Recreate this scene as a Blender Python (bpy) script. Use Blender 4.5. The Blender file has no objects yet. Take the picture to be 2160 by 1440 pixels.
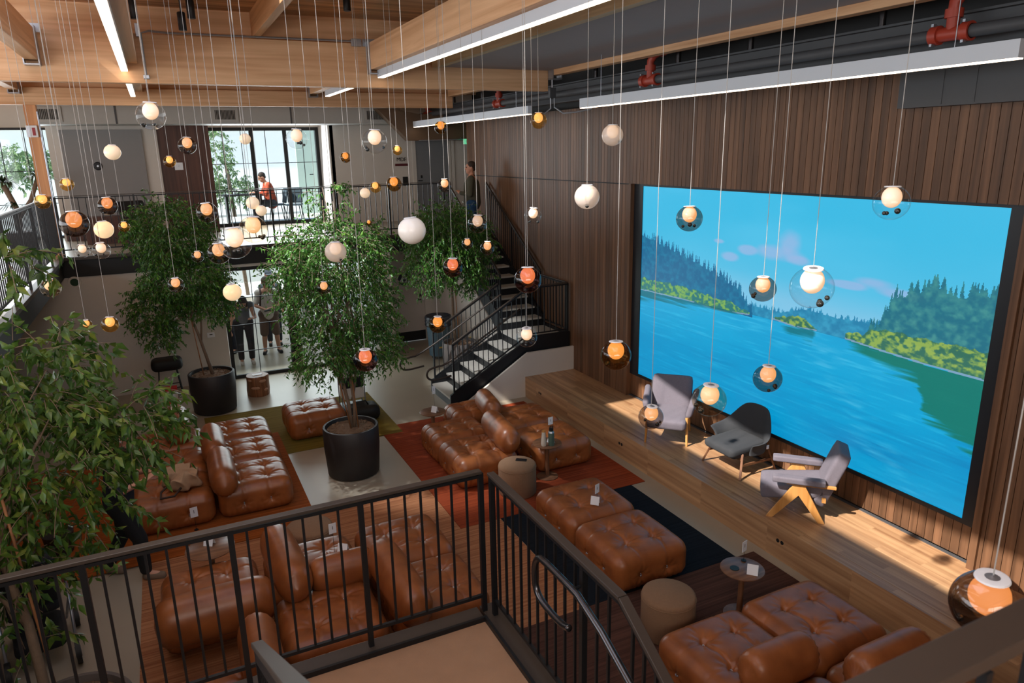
import bpy, bmesh, math, random
import numpy as np
from mathutils import Vector, Matrix
from math import sin, cos, pi, sqrt, radians as rad

# ------------------------------------------------------------------ camera, light, exposure
sc = bpy.context.scene
C = sc.collection
EYE = 4.40
cam_d = bpy.data.cameras.new('camera'); cam = bpy.data.objects.new('camera', cam_d); C.objects.link(cam)
_r = Vector((0.8990, -0.4376, -0.0187)); _d = Vector((-0.1297, -0.2252, -0.9656)); _f = Vector((0.4184, 0.8705, -0.2592))
_f.normalize(); _r = (_r - _f * _r.dot(_f)).normalized(); _d = _f.cross(_r)
if _d.z > 0: _d = -_d
m3 = Matrix((_r, -_d, -_f)).transposed()
cam.matrix_world = Matrix.Translation((0, 0, EYE)) @ m3.to_4x4()
cam_d.sensor_width = 36.0; cam_d.lens = 25.0555; cam_d.clip_start = 0.05; cam_d.clip_end = 200
sc.camera = cam
cam_d.dof.use_dof = True; cam_d.dof.focus_distance = 7.5; cam_d.dof.aperture_fstop = 5.6
sc.view_settings.view_transform = 'Standard'; sc.view_settings.look = 'None'
sc.view_settings.exposure = 0.0; sc.view_settings.gamma = 1.0; sc.view_settings.use_curve_mapping = False
sc.cycles.max_bounces = 8; sc.cycles.diffuse_bounces = 4; sc.cycles.glossy_bounces = 4
sc.cycles.transparent_max_bounces = 24; sc.cycles.caustics_reflective = False; sc.cycles.caustics_refractive = False
sc.cycles.sample_clamp_indirect = 6.0; sc.cycles.blur_glossy = 0.5

w = bpy.data.worlds.new('sky'); sc.world = w; w.use_nodes = True
nt = w.node_tree; nt.nodes.clear()
wo = nt.nodes.new('ShaderNodeOutputWorld'); bg = nt.nodes.new('ShaderNodeBackground')
tc = nt.nodes.new('ShaderNodeTexCoord'); sx = nt.nodes.new('ShaderNodeSeparateXYZ'); cr = nt.nodes.new('ShaderNodeValToRGB')
nt.links.new(tc.outputs['Generated'], sx.inputs[0]); nt.links.new(sx.outputs['Z'], cr.inputs[0])
cr.color_ramp.elements[0].position = 0.0; cr.color_ramp.elements[0].color = (0.92, 0.97, 1.0, 1)
cr.color_ramp.elements[1].position = 0.7; cr.color_ramp.elements[1].color = (0.35, 0.55, 0.9, 1)
nt.links.new(cr.outputs[0], bg.inputs[0]); bg.inputs[1].default_value = 1.5; nt.links.new(bg.outputs[0], wo.inputs[0])

def light(kind, name, loc, energy, color=(1, 1, 1), aim=None, **kw):
    d = bpy.data.lights.new(name, kind); d.energy = energy; d.color = color
    for k, v in kw.items(): setattr(d, k, v)
    o = bpy.data.objects.new(name, d); C.objects.link(o); o.location = loc
    if aim is not None:
        o.rotation_euler = (Vector(aim) - Vector(loc)).to_track_quat('-Z', 'Y').to_euler()
    return o
light('SUN', 'sun', (-10, 0, 20), 9.0, (1.0, 0.93, 0.84), aim=(-10 + 0.70, 0.10, 20 - 0.70), angle=0.012)
# unseen daylight-coloured fill lamps added just below the roof deck
light('AREA', 'skylight_left', (-2.6, 5.0, 6.1), 65, (0.95, 0.97, 1.0), aim=(-2.4, 5.2, 0), shape='RECTANGLE', size=1.6, size_y=6.0)
light('AREA', 'skylight_mid', (1.6, 3.0, 6.2), 55, (0.95, 0.97, 1.0), aim=(2.2, 4.0, 0), shape='RECTANGLE', size=2.0, size_y=4.0)
# assumed, unseen side glazing of the left gallery and an added fill behind the camera for the beam faces
light('AREA', 'window_light_side', (-5.7, 7.0, 4.3), 290, (0.93, 0.96, 1.0), aim=(2.0, 7.6, 4.9), shape='RECTANGLE', size=12.0, size_y=1.8)
light('AREA', 'window_light_behind', (-1.0, -2.7, 5.2), 260, (1.0, 0.96, 0.91), aim=(0.4, 9.0, 7.2), shape='RECTANGLE', size=6.0, size_y=1.6)
# tall glazing of the entrance wall and of the upper terrace
light('AREA', 'window_light_upper', (2.5, 19.0, 4.0), 130, (0.9, 0.96, 1.0), aim=(2.5, 10.0, 2.6), shape='RECTANGLE', size=2.6, size_y=2.2)
light('AREA', 'window_light_left', (-2.7, 18.8, 4.0), 70, (0.9, 0.96, 1.0), aim=(-1.5, 10.0, 3.0), shape='RECTANGLE', size=1.4, size_y=2.2)
light('AREA', 'window_light_lower', (2.3, 15.3, 1.3), 60, (0.9, 0.96, 1.0), aim=(2.0, 8.0, 0.0), shape='RECTANGLE', size=2.6, size_y=2.0)
light('AREA', 'lobby_skylight', (2.0, 17.6, 2.35), 60, (0.9, 0.96, 1.0), aim=(2.0, 17.6, 0.0), shape='RECTANGLE', size=3.0, size_y=2.5)  # unseen downward fill for the lobby, under the closed gallery slab
# ceiling spotlights that light the trees and the stair
light('SPOT', 'spot_tree', (0.56, 9.3, 5.85), 1300, (0.93, 0.97, 1.0), aim=(1.75, 9.3, 3.3), spot_size=rad(34), spot_blend=0.5, shadow_soft_size=0.04)
light('SPOT', 'spot_stair', (2.4, 9.5, 5.85), 1400, (0.93, 0.97, 1.0), aim=(5.0, 12.1, 1.0), spot_size=rad(22), spot_blend=0.5, shadow_soft_size=0.04)

# ------------------------------------------------------------------ helpers
def S(r, g, b):
    f = lambda c: ((c / 255 + 0.055) / 1.055) ** 2.4 if c / 255 > 0.04045 else c / 255 / 12.92
    return (f(r), f(g), f(b), 1.0)

class MB:
    def __init__(s): s.v = []; s.f = []
    def add(s, vs, fs):
        n = len(s.v); s.v += [tuple(v) for v in vs]; s.f += [tuple(i + n for i in f) for f in fs]; return s
    def box(s, a, b, M=None):
        x0, y0, z0 = a; x1, y1, z1 = b
        vs = [(x0,y0,z0),(x1,y0,z0),(x1,y1,z0),(x0,y1,z0),(x0,y0,z1),(x1,y0,z1),(x1,y1,z1),(x0,y1,z1)]
        if M is not None: vs = [M @ Vector(v) for v in vs]
        return s.add(vs, [(0,3,2,1),(4,5,6,7),(0,1,5,4),(1,2,6,5),(2,3,7,6),(3,0,4,7)])
    def cbox(s, c, d, M=None):
        return s.box([c[i] - d[i] / 2 for i in range(3)], [c[i] + d[i] / 2 for i in range(3)], M)
    def bar(s, a, b, wdt, hgt=None):
        a, b = Vector(a), Vector(b); hgt = hgt or wdt; d = (b - a).normalized()
        up = Vector((0, 0, 1)) if abs(d.z) < 0.95 else Vector((0, 1, 0))
        r = d.cross(up).normalized() * wdt / 2; u = r.cross(d).normalized() * hgt / 2
        vs = [a-r-u, a+r-u, a+r+u, a-r+u, b-r-u, b+r-u, b+r+u, b-r+u]
        return s.add(vs, [(3,2,1,0),(4,5,6,7),(0,1,5,4),(1,2,6,5),(2,3,7,6),(3,0,4,7)])
    def tube(s, pts, r, n=8, cap=True):
        pts = [Vector(p) for p in pts]; R = r if isinstance(r, (list, tuple)) else [r] * len(pts)
        n0 = len(s.v); ref = None
        for i, p in enumerate(pts):
            t = (pts[min(i + 1, len(pts) - 1)] - pts[max(i - 1, 0)]).normalized()
            if ref is None: ref = Vector((0, 0, 1)) if abs(t.z) < 0.9 else Vector((1, 0, 0))
            ref = (ref - t * ref.dot(t)).normalized(); o = t.cross(ref)
            for k in range(n):
                a = 2 * pi * k / n; s.v.append(tuple(p + (ref * cos(a) + o * sin(a)) * R[i]))
        for i in range(len(pts) - 1):
            for k in range(n):
                a = n0 + i * n + k; b = n0 + i * n + (k + 1) % n; s.f.append((a, b, b + n, a + n))
        if cap:
            s.f.append(tuple(n0 + k for k in reversed(range(n)))); s.f.append(tuple(n0 + (len(pts) - 1) * n + k for k in range(n)))
        return s
    def lathe(s, prof, c=(0, 0, 0), n=32, M=None):
        n0 = len(s.v); c = Vector(c)
        for (r, z) in prof:
            for k in range(n):
                a = 2 * pi * k / n; v = Vector((r * cos(a), r * sin(a), z))
                if M is not None: v = M @ v
                s.v.append(tuple(v + c))
        for i in range(len(prof) - 1):
            for k in range(n):
                a = n0 + i * n + k; b = n0 + i * n + (k + 1) % n; s.f.append((a, b, b + n, a + n))
        if prof[0][0] > 1e-6: s.f.append(tuple(n0 + k for k in reversed(range(n))))
        if prof[-1][0] > 1e-6: s.f.append(tuple(n0 + (len(prof) - 1) * n + k for k in range(n)))
        return s
    def prism(s, poly, a, b, axis='z'):
        f = {'z': lambda p, t: (p[0], p[1], t), 'y': lambda p, t: (p[0], t, p[1]), 'x': lambda p, t: (t, p[0], p[1])}[axis]
        n = len(poly); vs = [f(p, a) for p in poly] + [f(p, b) for p in poly]
        return s.add(vs, [tuple(range(n))[::-1], tuple(range(n, 2 * n))] + [(i, (i + 1) % n, n + (i + 1) % n, n + i) for i in range(n)])
    def ball(s, c, r, n=16, m=10, M=None):
        r = r if isinstance(r, (tuple, list)) else (r, r, r); n0 = len(s.v)
        for i in range(m + 1):
            t = pi * i / m
            for k in range(n):
                a = 2 * pi * k / n; v = Vector((r[0] * sin(t) * cos(a), r[1] * sin(t) * sin(a), r[2] * cos(t)))
                if M is not None: v = M @ v
                s.v.append((c[0] + v.x, c[1] + v.y, c[2] + v.z))
        for i in range(m):
            for k in range(n):
                a = n0 + i * n + k; b = n0 + i * n + (k + 1) % n; s.f.append((a, a + n, b + n, b))
        return s
    def caps(s, a, b, ra, rb, n=12):
        a, b = Vector(a), Vector(b); d = (b - a); L = d.length; d = d / L if L > 1e-6 else Vector((0, 0, 1))
        pts, rs = [], []
        for i in range(5):
            t = -pi / 2 + i * pi / 8 * 0.999; pts.append(a + d * (ra * sin(t))); rs.append(max(ra * cos(t), 1e-4))
        for i in range(5):
            t = i * pi / 8; pts.append(b + d * (rb * sin(t))); rs.append(max(rb * cos(t), 1e-4))
        return s.tube(pts, rs, n)
    def build(s, name, mat=None, parent=None, smooth=False, bevel=0, fix=True):
        me = bpy.data.meshes.new(name); me.from_pydata(s.v, [], s.f)
        if fix or bevel:
            bm = bmesh.new(); bm.from_mesh(me)
            if bevel:
                bmesh.ops.remove_doubles(bm, verts=bm.verts, dist=1e-5)
            bmesh.ops.recalc_face_normals(bm, faces=bm.faces); bm.to_mesh(me); bm.free()
        if smooth:
            me.shade_smooth()
            if smooth != 2: me.set_sharp_from_angle(angle=rad(40))
        if mat: me.materials.append(mat)
        o = bpy.data.objects.new(name, me); C.objects.link(o)
        if parent: o.parent = parent
        if bevel:
            m = o.modifiers.new('bevel', 'BEVEL'); m.width = bevel; m.segments = 2; m.limit_method = 'ANGLE'; m.angle_limit = rad(40)
        return o

def empty(name, loc=(0, 0, 0), rz=0.0):
    o = bpy.data.objects.new(name, None); C.objects.link(o); o.location = loc; o.rotation_euler = (0, 0, rz)
    o.empty_display_size = 0.1; return o
def tag(o, label, cat, group=None, kind=None):
    o['label'] = label; o['category'] = cat
    if group: o['group'] = group
    if kind: o['kind'] = kind
    return o
def thing(name, label, cat, loc=(0, 0, 0), rz=0.0, group=None): return tag(empty(name, loc, rz), label, cat, group)
def struct(name, mb, mat, **k):
    o = mb.build(name, mat, **k); o['kind'] = 'structure'; return o
def copy_tree(o, parent=None):
    c = o.copy(); C.objects.link(c); c.parent = parent
    for ch in [x for x in bpy.data.objects if x.parent == o and x != c]: copy_tree(ch, c)
    return c

# ------------------------------------------------------------------ materials
def nmat(name):
    m = bpy.data.materials.new(name); m.use_nodes = True; return m, m.node_tree, m.node_tree.nodes['Principled BSDF']
def flat(name, col, rough=0.5, metal=0.0, spec=0.5, var=0.06, scale=12.0, bump=0.0, bscale=60.0, coat=0.0):
    """a plain procedural surface: base colour with faint cloudy variation and optional fine bump"""
    m, nt, b = nmat(name)
    tc = nt.nodes.new('ShaderNodeTexCoord'); n = nt.nodes.new('ShaderNodeTexNoise'); n.inputs['Scale'].default_value = scale; n.inputs['Detail'].default_value = 4
    nt.links.new(tc.outputs['Object'], n.inputs['Vector'])
    mx = nt.nodes.new('ShaderNodeMix'); mx.data_type = 'RGBA'
    mx.inputs[6].default_value = tuple(c * (1 - var) for c in col[:3]) + (1,); mx.inputs[7].default_value = tuple(min(1, c * (1 + var)) for c in col[:3]) + (1,)
    nt.links.new(n.outputs['Fac'], mx.inputs[0]); nt.links.new(mx.outputs[2], b.inputs['Base Color'])
    b.inputs['Roughness'].default_value = rough; b.inputs['Metallic'].default_value = metal
    b.inputs['Specular IOR Level'].default_value = spec; b.inputs['Coat Weight'].default_value = coat
    if bump:
        n2 = nt.nodes.new('ShaderNodeTexNoise'); n2.inputs['Scale'].default_value = bscale; nt.links.new(tc.outputs['Object'], n2.inputs['Vector'])
        bp = nt.nodes.new('ShaderNodeBump'); bp.inputs['Strength'].default_value = bump; bp.inputs['Distance'].default_value = 0.01
        nt.links.new(n2.outputs['Fac'], bp.inputs['Height']); nt.links.new(bp.outputs[0], b.inputs['Normal'])
    return m
def wood(name, c1, c2, grain='y', rough=0.5, cell=None, cellvar=0.35, gscale=1.0, knots=False, spec=0.4):
    """long-grain wood; cell=(axis,pitch) gives each board its own tone"""
    m, nt, b = nmat(name); N = nt.nodes.new; L = nt.links.new
    tc = N('ShaderNodeTexCoord'); mp = N('ShaderNodeMapping'); L(tc.outputs['Object'], mp.inputs[0])
    sc_ = {'x': (0.6, 14, 14), 'y': (14, 0.6, 14), 'z': (14, 14, 0.6)}[grain]
    mp.inputs['Scale'].default_value = tuple(v * gscale for v in sc_)
    n = N('ShaderNodeTexNoise'); n.inputs['Scale'].default_value = 1.0; n.inputs['Detail'].default_value = 6; n.inputs['Distortion'].default_value = 1.2 if knots else 0.5
    src = mp.outputs[0]
    fac_extra = None
    if cell:
        sx = N('ShaderNodeSeparateXYZ'); L(tc.outputs['Object'], sx.inputs[0])
        ids = []
        for ax, pitch in cell:
            dv = N('ShaderNodeMath'); dv.operation = 'DIVIDE'; dv.inputs[1].default_value = pitch; L(sx.outputs['XYZ'.index(ax.upper())], dv.inputs[0])
            if ids:
                ad = N('ShaderNodeMath'); ad.operation = 'MULTIPLY_ADD'; L(ids[0], ad.inputs[0]); ad.inputs[1].default_value = 0.37; L(dv.outputs[0], ad.inputs[2]); dv = ad
            fl = N('ShaderNodeMath'); fl.operation = 'FLOOR'; L(dv.outputs[0], fl.inputs[0]); ids.append(fl.outputs[0])
        cb = N('ShaderNodeCombineXYZ')
        for i, o_ in enumerate(ids): L(o_, cb.inputs[i])
        wn = N('ShaderNodeTexWhiteNoise'); wn.noise_dimensions = '3D'; L(cb.outputs[0], wn.inputs['Vector']); fac_extra = wn.outputs['Value']
        of = N('ShaderNodeVectorMath'); of.operation = 'SCALE'; of.inputs['Scale'].default_value = 9.0; L(wn.outputs['Color'], of.inputs[0])
        ad = N('ShaderNodeVectorMath'); ad.operation = 'ADD'; L(mp.outputs[0], ad.inputs[0]); L(of.outputs[0], ad.inputs[1]); src = ad.outputs[0]
    L(src, n.inputs['Vector'])
    cr = N('ShaderNodeValToRGB'); cr.color_ramp.elements[0].position = 0.3; cr.color_ramp.elements[1].position = 0.7
    cr.color_ramp.elements[0].color = c1; cr.color_ramp.elements[1].color = c2; L(n.outputs['Fac'], cr.inputs[0])
    out = cr.outputs[0]
    if fac_extra is not None:
        mr = N('ShaderNodeMapRange'); mr.inputs[3].default_value = 1 - cellvar; mr.inputs[4].default_value = 1 + cellvar * 0.6; L(fac_extra, mr.inputs[0])
        vm = N('ShaderNodeVectorMath'); vm.operation = 'SCALE'; L(out, vm.inputs[0]); L(mr.outputs[0], vm.inputs['Scale']); out = vm.outputs[0]
    L(out, b.inputs['Base Color']); b.inputs['Roughness'].default_value = rough; b.inputs['Specular IOR Level'].default_value = spec
    return m
def glow(name, col, s):
    m, nt, b = nmat(name); b.inputs['Base Color'].default_value = (0.8, 0.8, 0.8, 1); b.inputs['Emission Color'].default_value = col
    b.inputs['Emission Strength'].default_value = s; b.inputs['Roughness'].default_value = 0.4; return m
def glass(name, tint, mirror=0.12, rough=0.0, ior=1.45):
    """thin blown glass: tinted see-through film with a clear-coat reflection stronger at the rim"""
    m = bpy.data.materials.new(name); m.use_nodes = True; nt = m.node_tree; nt.nodes.clear(); N = nt.nodes.new; L = nt.links.new
    o = N('ShaderNodeOutputMaterial'); t = N('ShaderNodeBsdfTransparent'); t.inputs[0].default_value = tint
    g = N('ShaderNodeBsdfGlossy'); g.inputs['Roughness'].default_value = rough; g.inputs[0].default_value = (0.9, 0.9, 0.9, 1)
    lw = N('ShaderNodeLayerWeight'); lw.inputs['Blend'].default_value = 0.5
    pw = N('ShaderNodeMath'); pw.operation = 'POWER'; L(lw.outputs['Facing'], pw.inputs[0]); pw.inputs[1].default_value = 5.0
    mr = N('ShaderNodeMath'); mr.operation = 'MULTIPLY_ADD'; mr.use_clamp = True; mr.inputs[1].default_value = 0.55; mr.inputs[2].default_value = mirror; L(pw.outputs[0], mr.inputs[0])
    mx = N('ShaderNodeMixShader'); L(mr.outputs[0], mx.inputs[0]); L(t.outputs[0], mx.inputs[1]); L(g.outputs[0], mx.inputs[2]); L(mx.outputs[0], o.inputs[0])
    return m

M_ = {}
M_['concrete'] = flat('polished concrete', S(158, 148, 132), 0.32, var=0.10, scale=1.6, spec=0.5)
M_['drywall'] = flat('white painted drywall', S(205, 198, 190), 0.8, var=0.02)
M_['drywall_grey'] = flat('grey acoustic panel', S(140, 138, 138), 0.85, var=0.03)
M_['gyp'] = flat('grey gypsum', S(160, 150, 148), 0.85, var=0.03)
M_['ply'] = wood('pale plywood', S(190, 165, 130), S(225, 205, 170), 'y', 0.6)
M_['fir'] = wood('glulam fir along y', S(196, 146, 104), S(232, 188, 146), 'y', 0.55, knots=True, gscale=0.6)
M_['firx'] = wood('glulam fir along x', S(200, 150, 108), S(234, 190, 148), 'x', 0.55, knots=True, gscale=0.6)
M_['firz'] = wood('glulam fir post', S(180, 122, 80), S(222, 164, 116), 'z', 0.55, knots=True, gscale=0.6)
M_['deck'] = wood('fir roof deck boards', S(170, 122, 84), S(222, 172, 126), 'x', 0.6, cell=[('y', 0.14)], cellvar=0.3)
M_['walnut'] = wood('walnut cladding boards', S(86, 60, 42), S(126, 91, 66), 'z', 0.5, cell=[('y', 0.09)], cellvar=0.30)
M_['walnutd'] = wood('dark walnut panel', S(62, 36, 28), S(92, 56, 44), 'z', 0.45)
M_['plat'] = wood('oak stage boards', S(146, 106, 74), S(194, 154, 114), 'y', 0.36, cell=[('x', 0.125), ('y', 1.1)], cellvar=0.16, gscale=1.0, spec=0.5)
M_['oak'] = wood('oak legs', S(176, 120, 60), S(214, 160, 96), 'z', 0.4)
M_['walnutleg'] = wood('walnut legs', S(92, 60, 42), S(128, 88, 62), 'z', 0.4)
M_['table'] = wood('walnut table top', S(82, 52, 36), S(140, 100, 74), 'x', 0.3)
M_['black'] = flat('black steel', S(26, 27, 30), 0.45, metal=0.3, var=0.05)
M_['bronze'] = flat('dark bronze rail cap', S(62, 53, 47), 0.42, metal=0.1, var=0.08)
M_['tubesteel'] = flat('burnished steel tube', S(80, 78, 80), 0.25, metal=0.9)
M_['galv'] = flat('galvanised steel', S(170, 175, 185), 0.35, metal=0.8)
M_['grey'] = flat('grey painted metal', S(70, 72, 76), 0.6, var=0.03)
M_['fixture'] = flat('white enamel', S(205, 212, 222), 0.4, var=0.01)
M_['strip'] = glow('warm led strip', (1.0, 0.72, 0.5, 1), 7.0)
M_['striph'] = glow('warm led strip seen from below', (1.0, 0.78, 0.58, 1), 5.0)
M_['white'] = flat('white paper', S(228, 230, 235), 0.6, var=0.01)
M_['blackm'] = flat('matt black', S(14, 14, 16), 0.6)
M_['red'] = flat('red painted iron', S(165, 60, 42), 0.45, var=0.1)
M_['tread'] = flat('pale stair tread', S(180, 176, 168), 0.5, var=0.05)
M_['duct'] = flat('grey duct lining', S(168, 170, 168), 0.7, var=0.04)
M_['brownduct'] = flat('brown painted duct', S(96, 76, 58), 0.6)
M_['pane'] = glass('clear window glass', (0.93, 0.97, 0.96, 1), 0.02)
M_['carpet'] = flat('tan landing carpet', S(158, 122, 94), 0.95, var=0.12, scale=9, bump=0.4, bscale=400)
M_['redtxt'] = flat('maroon sign paint', S(90, 30, 34), 0.6)
# ------------------------------------------------------------------ building shell
WX = 6.63; ZP = 0.385; ZM = 2.68; YW = 14.93
struct('floor', MB().box((-6, -3, -0.1), (6.75, 14.93, 0)), M_['concrete'])
struct('floor_entry', MB().box((-6, 14.93, -0.1), (9, 24, 0)), M_['concrete'])
# upper gallery: slab with black steel edge
gal = MB().box((-6, YW, 2.40), (6.63, 19.3, ZM)).box((6.63, 16.03, 2.4), (9, 19.3, ZM)).box((-6, -3, 2.40), (-1.74, YW, ZM))
struct('floor_upper', gal, M_['concrete'])
fs = MB().box((-1.74, YW - 0.02, 2.33), (5.62, YW - 0.001, 2.645)).box((-1.739, -3, 2.33), (-1.72, YW - 0.02, 2.645))
struct('trim_1', fs, M_['blackm'])
struct('trim_2', MB().box((-1.74, YW - 0.10, 2.646), (5.62, YW - 0.0, 2.70)).box((-1.76, -3, 2.646), (-1.66, YW - 0.1, 2.70)), M_['bronze'])
# lower entrance wall with its two glazed bays
wb = MB()
wb.box((-6, YW, 0), (0.86, YW + 0.12, 2.4)).box((0.86, YW, 2.27), (4.15, YW + 0.12, 2.4)).box((4.13, YW, 0), (4.30, YW + 0.5, 2.4))
struct('wall_back', wb, M_['drywall'])
# restroom recess
wr = MB().box((4.30, 16.0, 0), (4.64, 16.12, 2.4)).box((5.40, 16.0, 0), (5.72, 16.12, 2.4)).box((4.64, 16.0, 2.25), (5.40, 16.12, 2.4)).box((6.6, 16.0, 0), (7.5, 16.12, 2.4)).box((5.72, 16.0, 2.25), (6.6, 16.12, 2.4)).box((4.18, YW + 0.5, 0), (4.30, 16.12, 2.4))
struct('wall_back_recess', wr, M_['drywall'])
struct('wall_stair', MB().prism([(4.30, 0), (6.63, 0), (6.63, 0.83), (5.66, 0.83)], 11.12, 11.17, 'y').prism([(12.3, 0.0), (15.9, 0), (15.9, 2.3), (14.6, 2.3), (12.3, 0.84)], 5.64, 5.68, 'x'), M_['drywall'])
# upper back wall
ub = MB()
ub.box((-1.95, 18.1, ZM), (-0.05, 18.22, 5.4)).box((-0.05, 18.02, ZM), (0.12, 18.22, 5.4)).box((3.9, 18.1, ZM), (8.2, 18.22, 6.3)).box((-6, 19.2, 5.06), (9, 19.35, 6.4))
ub.box((3.86, 18.1, ZM), (3.98, 19.3, 5.4)).box((-6, 19.2, ZM), (-3.4, 19.35, 5.06)).box((8.1, 16.0, ZM), (8.25, 18.2, 6.3))
struct('wall_back_upper', ub, M_['drywall'])
struct('wall_back_panel', MB().box((-1.72, 18.04, ZM + 0.45), (-0.18, 18.1, 4.98)), M_['drywall_grey'])
struct('wall_back_walnut', MB().box((0.12, 18.05, ZM), (1.18, 18.22, 5.06)).box((1.06, 18.22, ZM), (1.18, 19.3, 5.06)), M_['walnutd'])
struct('baseboard_back', MB().box((-1.9, 18.0, ZM), (1.1, 18.04, ZM + 0.16)), M_['walnutd'])
# wall on the right: walnut boards as real boards over a dark backing
struct('wall_right', MB().box((6.80, -3, 0), (6.95, 16.03, 6.3)).box((6.80, 15.9, 0), (9, 16.03, 6.3)), M_['blackm'])
def boards(mb, y0, y1, z0, z1, x, p=0.09, t=0.022):
    k = math.ceil(y0 / p); ys = [y0] + [i * p for i in range(k, int(y1 / p) + 1) if y0 + 0.01 < i * p < y1 - 0.01] + [y1]
    for a, b in zip(ys[:-1], ys[1:]): mb.box((x, a + 0.003, z0), (x + t, b - 0.003, z1))
cl = MB()
boards(cl, 9.46, 15.99, ZP, 3.845, WX); boards(cl, -2.5, 15.99, 3.862, 5.07, WX); boards(cl, -2.5, 3.55, ZP, 3.845, WX)
boards(cl, 3.62, 9.40, ZP + 0.02, 0.765, 6.72)
cl.box((WX + 0.001, 15.93, ZP), (6.9, 16.03, 5.07))
struct('wall_right_cladding', cl, M_['walnut'])
struct('wall_right_backing', MB().box((WX + 0.024, 9.42, ZP), (6.80, 15.93, 5.07)).box((WX + 0.024, -2.6, 3.86), (6.80, 9.42, 5.07)).box((WX + 0.024, -2.6, ZP), (6.80, 3.56, 3.86)), M_['blackm'])
jb = MB().box((6.60, 3.55, ZP), (6.74, 3.62, 3.86)).box((6.625, 9.40, ZP), (6.74, 9.46, 3.86))
struct('trim_3', jb, M_['walnut'])
struct('trim_4', MB().box((6.68, 3.62, ZP), (6.715, 9.40, ZP + 0.012)), M_['grey'])
# stage along the screen wall
pm = MB().box((5.6, -2.5, 0), (5.72, 11.12, ZP)).box((5.728, -2.5, 0), (6.72, 11.12, ZP - 0.001))
struct('floor_stage', pm, M_['plat'])
# ceiling
ZD = 6.25
ce = MB()
ce.box((-1.0, 8.35, ZD), (9, 10.95, ZD + 0.12)).box((1.30, -3, ZD), (9, 8.35, ZD + 0.12)).box((-1.0, -3, ZD), (0.10, 8.35, ZD + 0.12)).box((0.10, -3, ZD), (1.30, 1.6, ZD + 0.12))  # gap between these panels: assumed roof opening, unseen, letting the sun in
ce.box((-6, -3, ZD), (-1.0, 9.5, ZD + 0.12)).box((-6, 10.6, ZD), (-1.0, 10.95, ZD + 0.12)).box((-6, 9.5, ZD), (-1.95, 10.6, ZD + 0.12))
ce.box((-6, 10.95, ZD), (9, 19.4, ZD + 0.12))
struct('ceiling', ce, M_['deck'])
struct('ceiling_soffit', MB().box((4.0, 2.0, 5.62), (5.88, 10.68, 5.66)), M_['gyp'])
struct('trim_5', MB().box((3.90, 2.0, 5.60), (4.0, 10.68, 5.88)), M_['ply'])
struct('trim_6', MB().box((-6, 10.86, 5.9), (6.6, 10.94, ZD)).box((-6, 15.34, 5.60), (6.6, 15.42, ZD)), M_['firx'])
struct('wall_left', MB().box((-6.1, -3, 0), (-6, 24, 2.4)).box((-6.1, -3, 2.4), (-6, 19.3, 3.4)).box((-6.1, -3, 5.4), (-6, 19.3, 6.4)), M_['drywall'])  # band left open is assumed side glazing, unseen
struct('wall_front', MB().box((-6, -3.1, 0), (6.8, -3.0, 6.4)), M_['drywall'])

def beam(name, a, b, m, label):
    o = MB().box(a, b).build(name, M_[m], bevel=0.006); tag(o, label, 'beam'); return o
beam('ceiling_beam', (-6, 10.70, 5.31), (5.88, 10.84, 5.90), 'firx', 'deep glulam beam crossing the whole room under the roof deck')
beam('ceiling_beam', (-6, 15.22, 5.31), (6.0, 15.34, 5.60), 'firx', 'shallower glulam beam above the upper gallery edge, in front of the air duct')
for x, y0, y1, s in [(-0.10, 1.0, 10.69, 'long purlin of the near bay carrying the left light strip'), (3.0, 1.0, 10.69, 'pale purlin of the near bay carrying the big central light strip'),
                     (5.96, 0.0, 10.69, 'knotty purlin of the near bay beside the black pipes'), (-0.10, 10.85, 15.21, 'short purlin past the deep beam, above the left light strip end'),
                     (3.0, 10.85, 15.21, 'short purlin past the deep beam, above the small central light strip'), (5.96, 10.85, 15.21, 'short purlin past the deep beam, beside the black pipes'),
                     (-1.98, 10.85, 15.21, 'leftmost short purlin meeting the wooden column'), (-1.15, 1.0, 10.69, 'leftmost purlin of the near bay beside the bright skylight')]:
    beam('ceiling_beam', (x - 0.07, y0, 5.54), (x + 0.07, y1, 5.90), 'fir', s)
o = beam('ceiling_joist', (1.40, 1.0, 5.93), (1.50, 10.85, ZD), 'fir', 'small joist under the roof deck between the two light strips')
o = MB().box((-1.915, 15.28, ZM), (-1.73, 15.46, 5.31)).build('wood_column', M_['firz'], bevel=0.006); tag(o, 'square timber column standing on the gallery at the railing corner', 'column')
def hanger(x, y, label):
    t = thing('joist_hanger', label, 'bracket', (x, y, 5.5), group='steel joist hangers')
    MB().box((-0.085, -0.16, -0.01), (-0.071, 0, 0.42)).box((0.071, -0.16, -0.01), (0.085, 0, 0.42)).box((-0.085, -0.16, -0.02), (0.085, 0, -0.005)).build('strap', M_['galv'], t)
    MB().box((-0.13, -0.012, 0.36), (0.13, 0.0, 0.46)).build('flange', M_['galv'], t)
hanger(3.0, 10.69, 'galvanised hanger holding the pale central purlin to the deep beam')
hanger(5.96, 10.69, 'galvanised hanger holding the knotty purlin beside the black pipes')
hanger(3.0, 15.21, 'galvanised hanger of the short purlin above the small central strip')
hanger(-1.98, 15.21, 'galvanised hanger above the wooden column')
hanger(-1.15, 10.69, 'galvanised hanger beside the bright skylight at top left')

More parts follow.
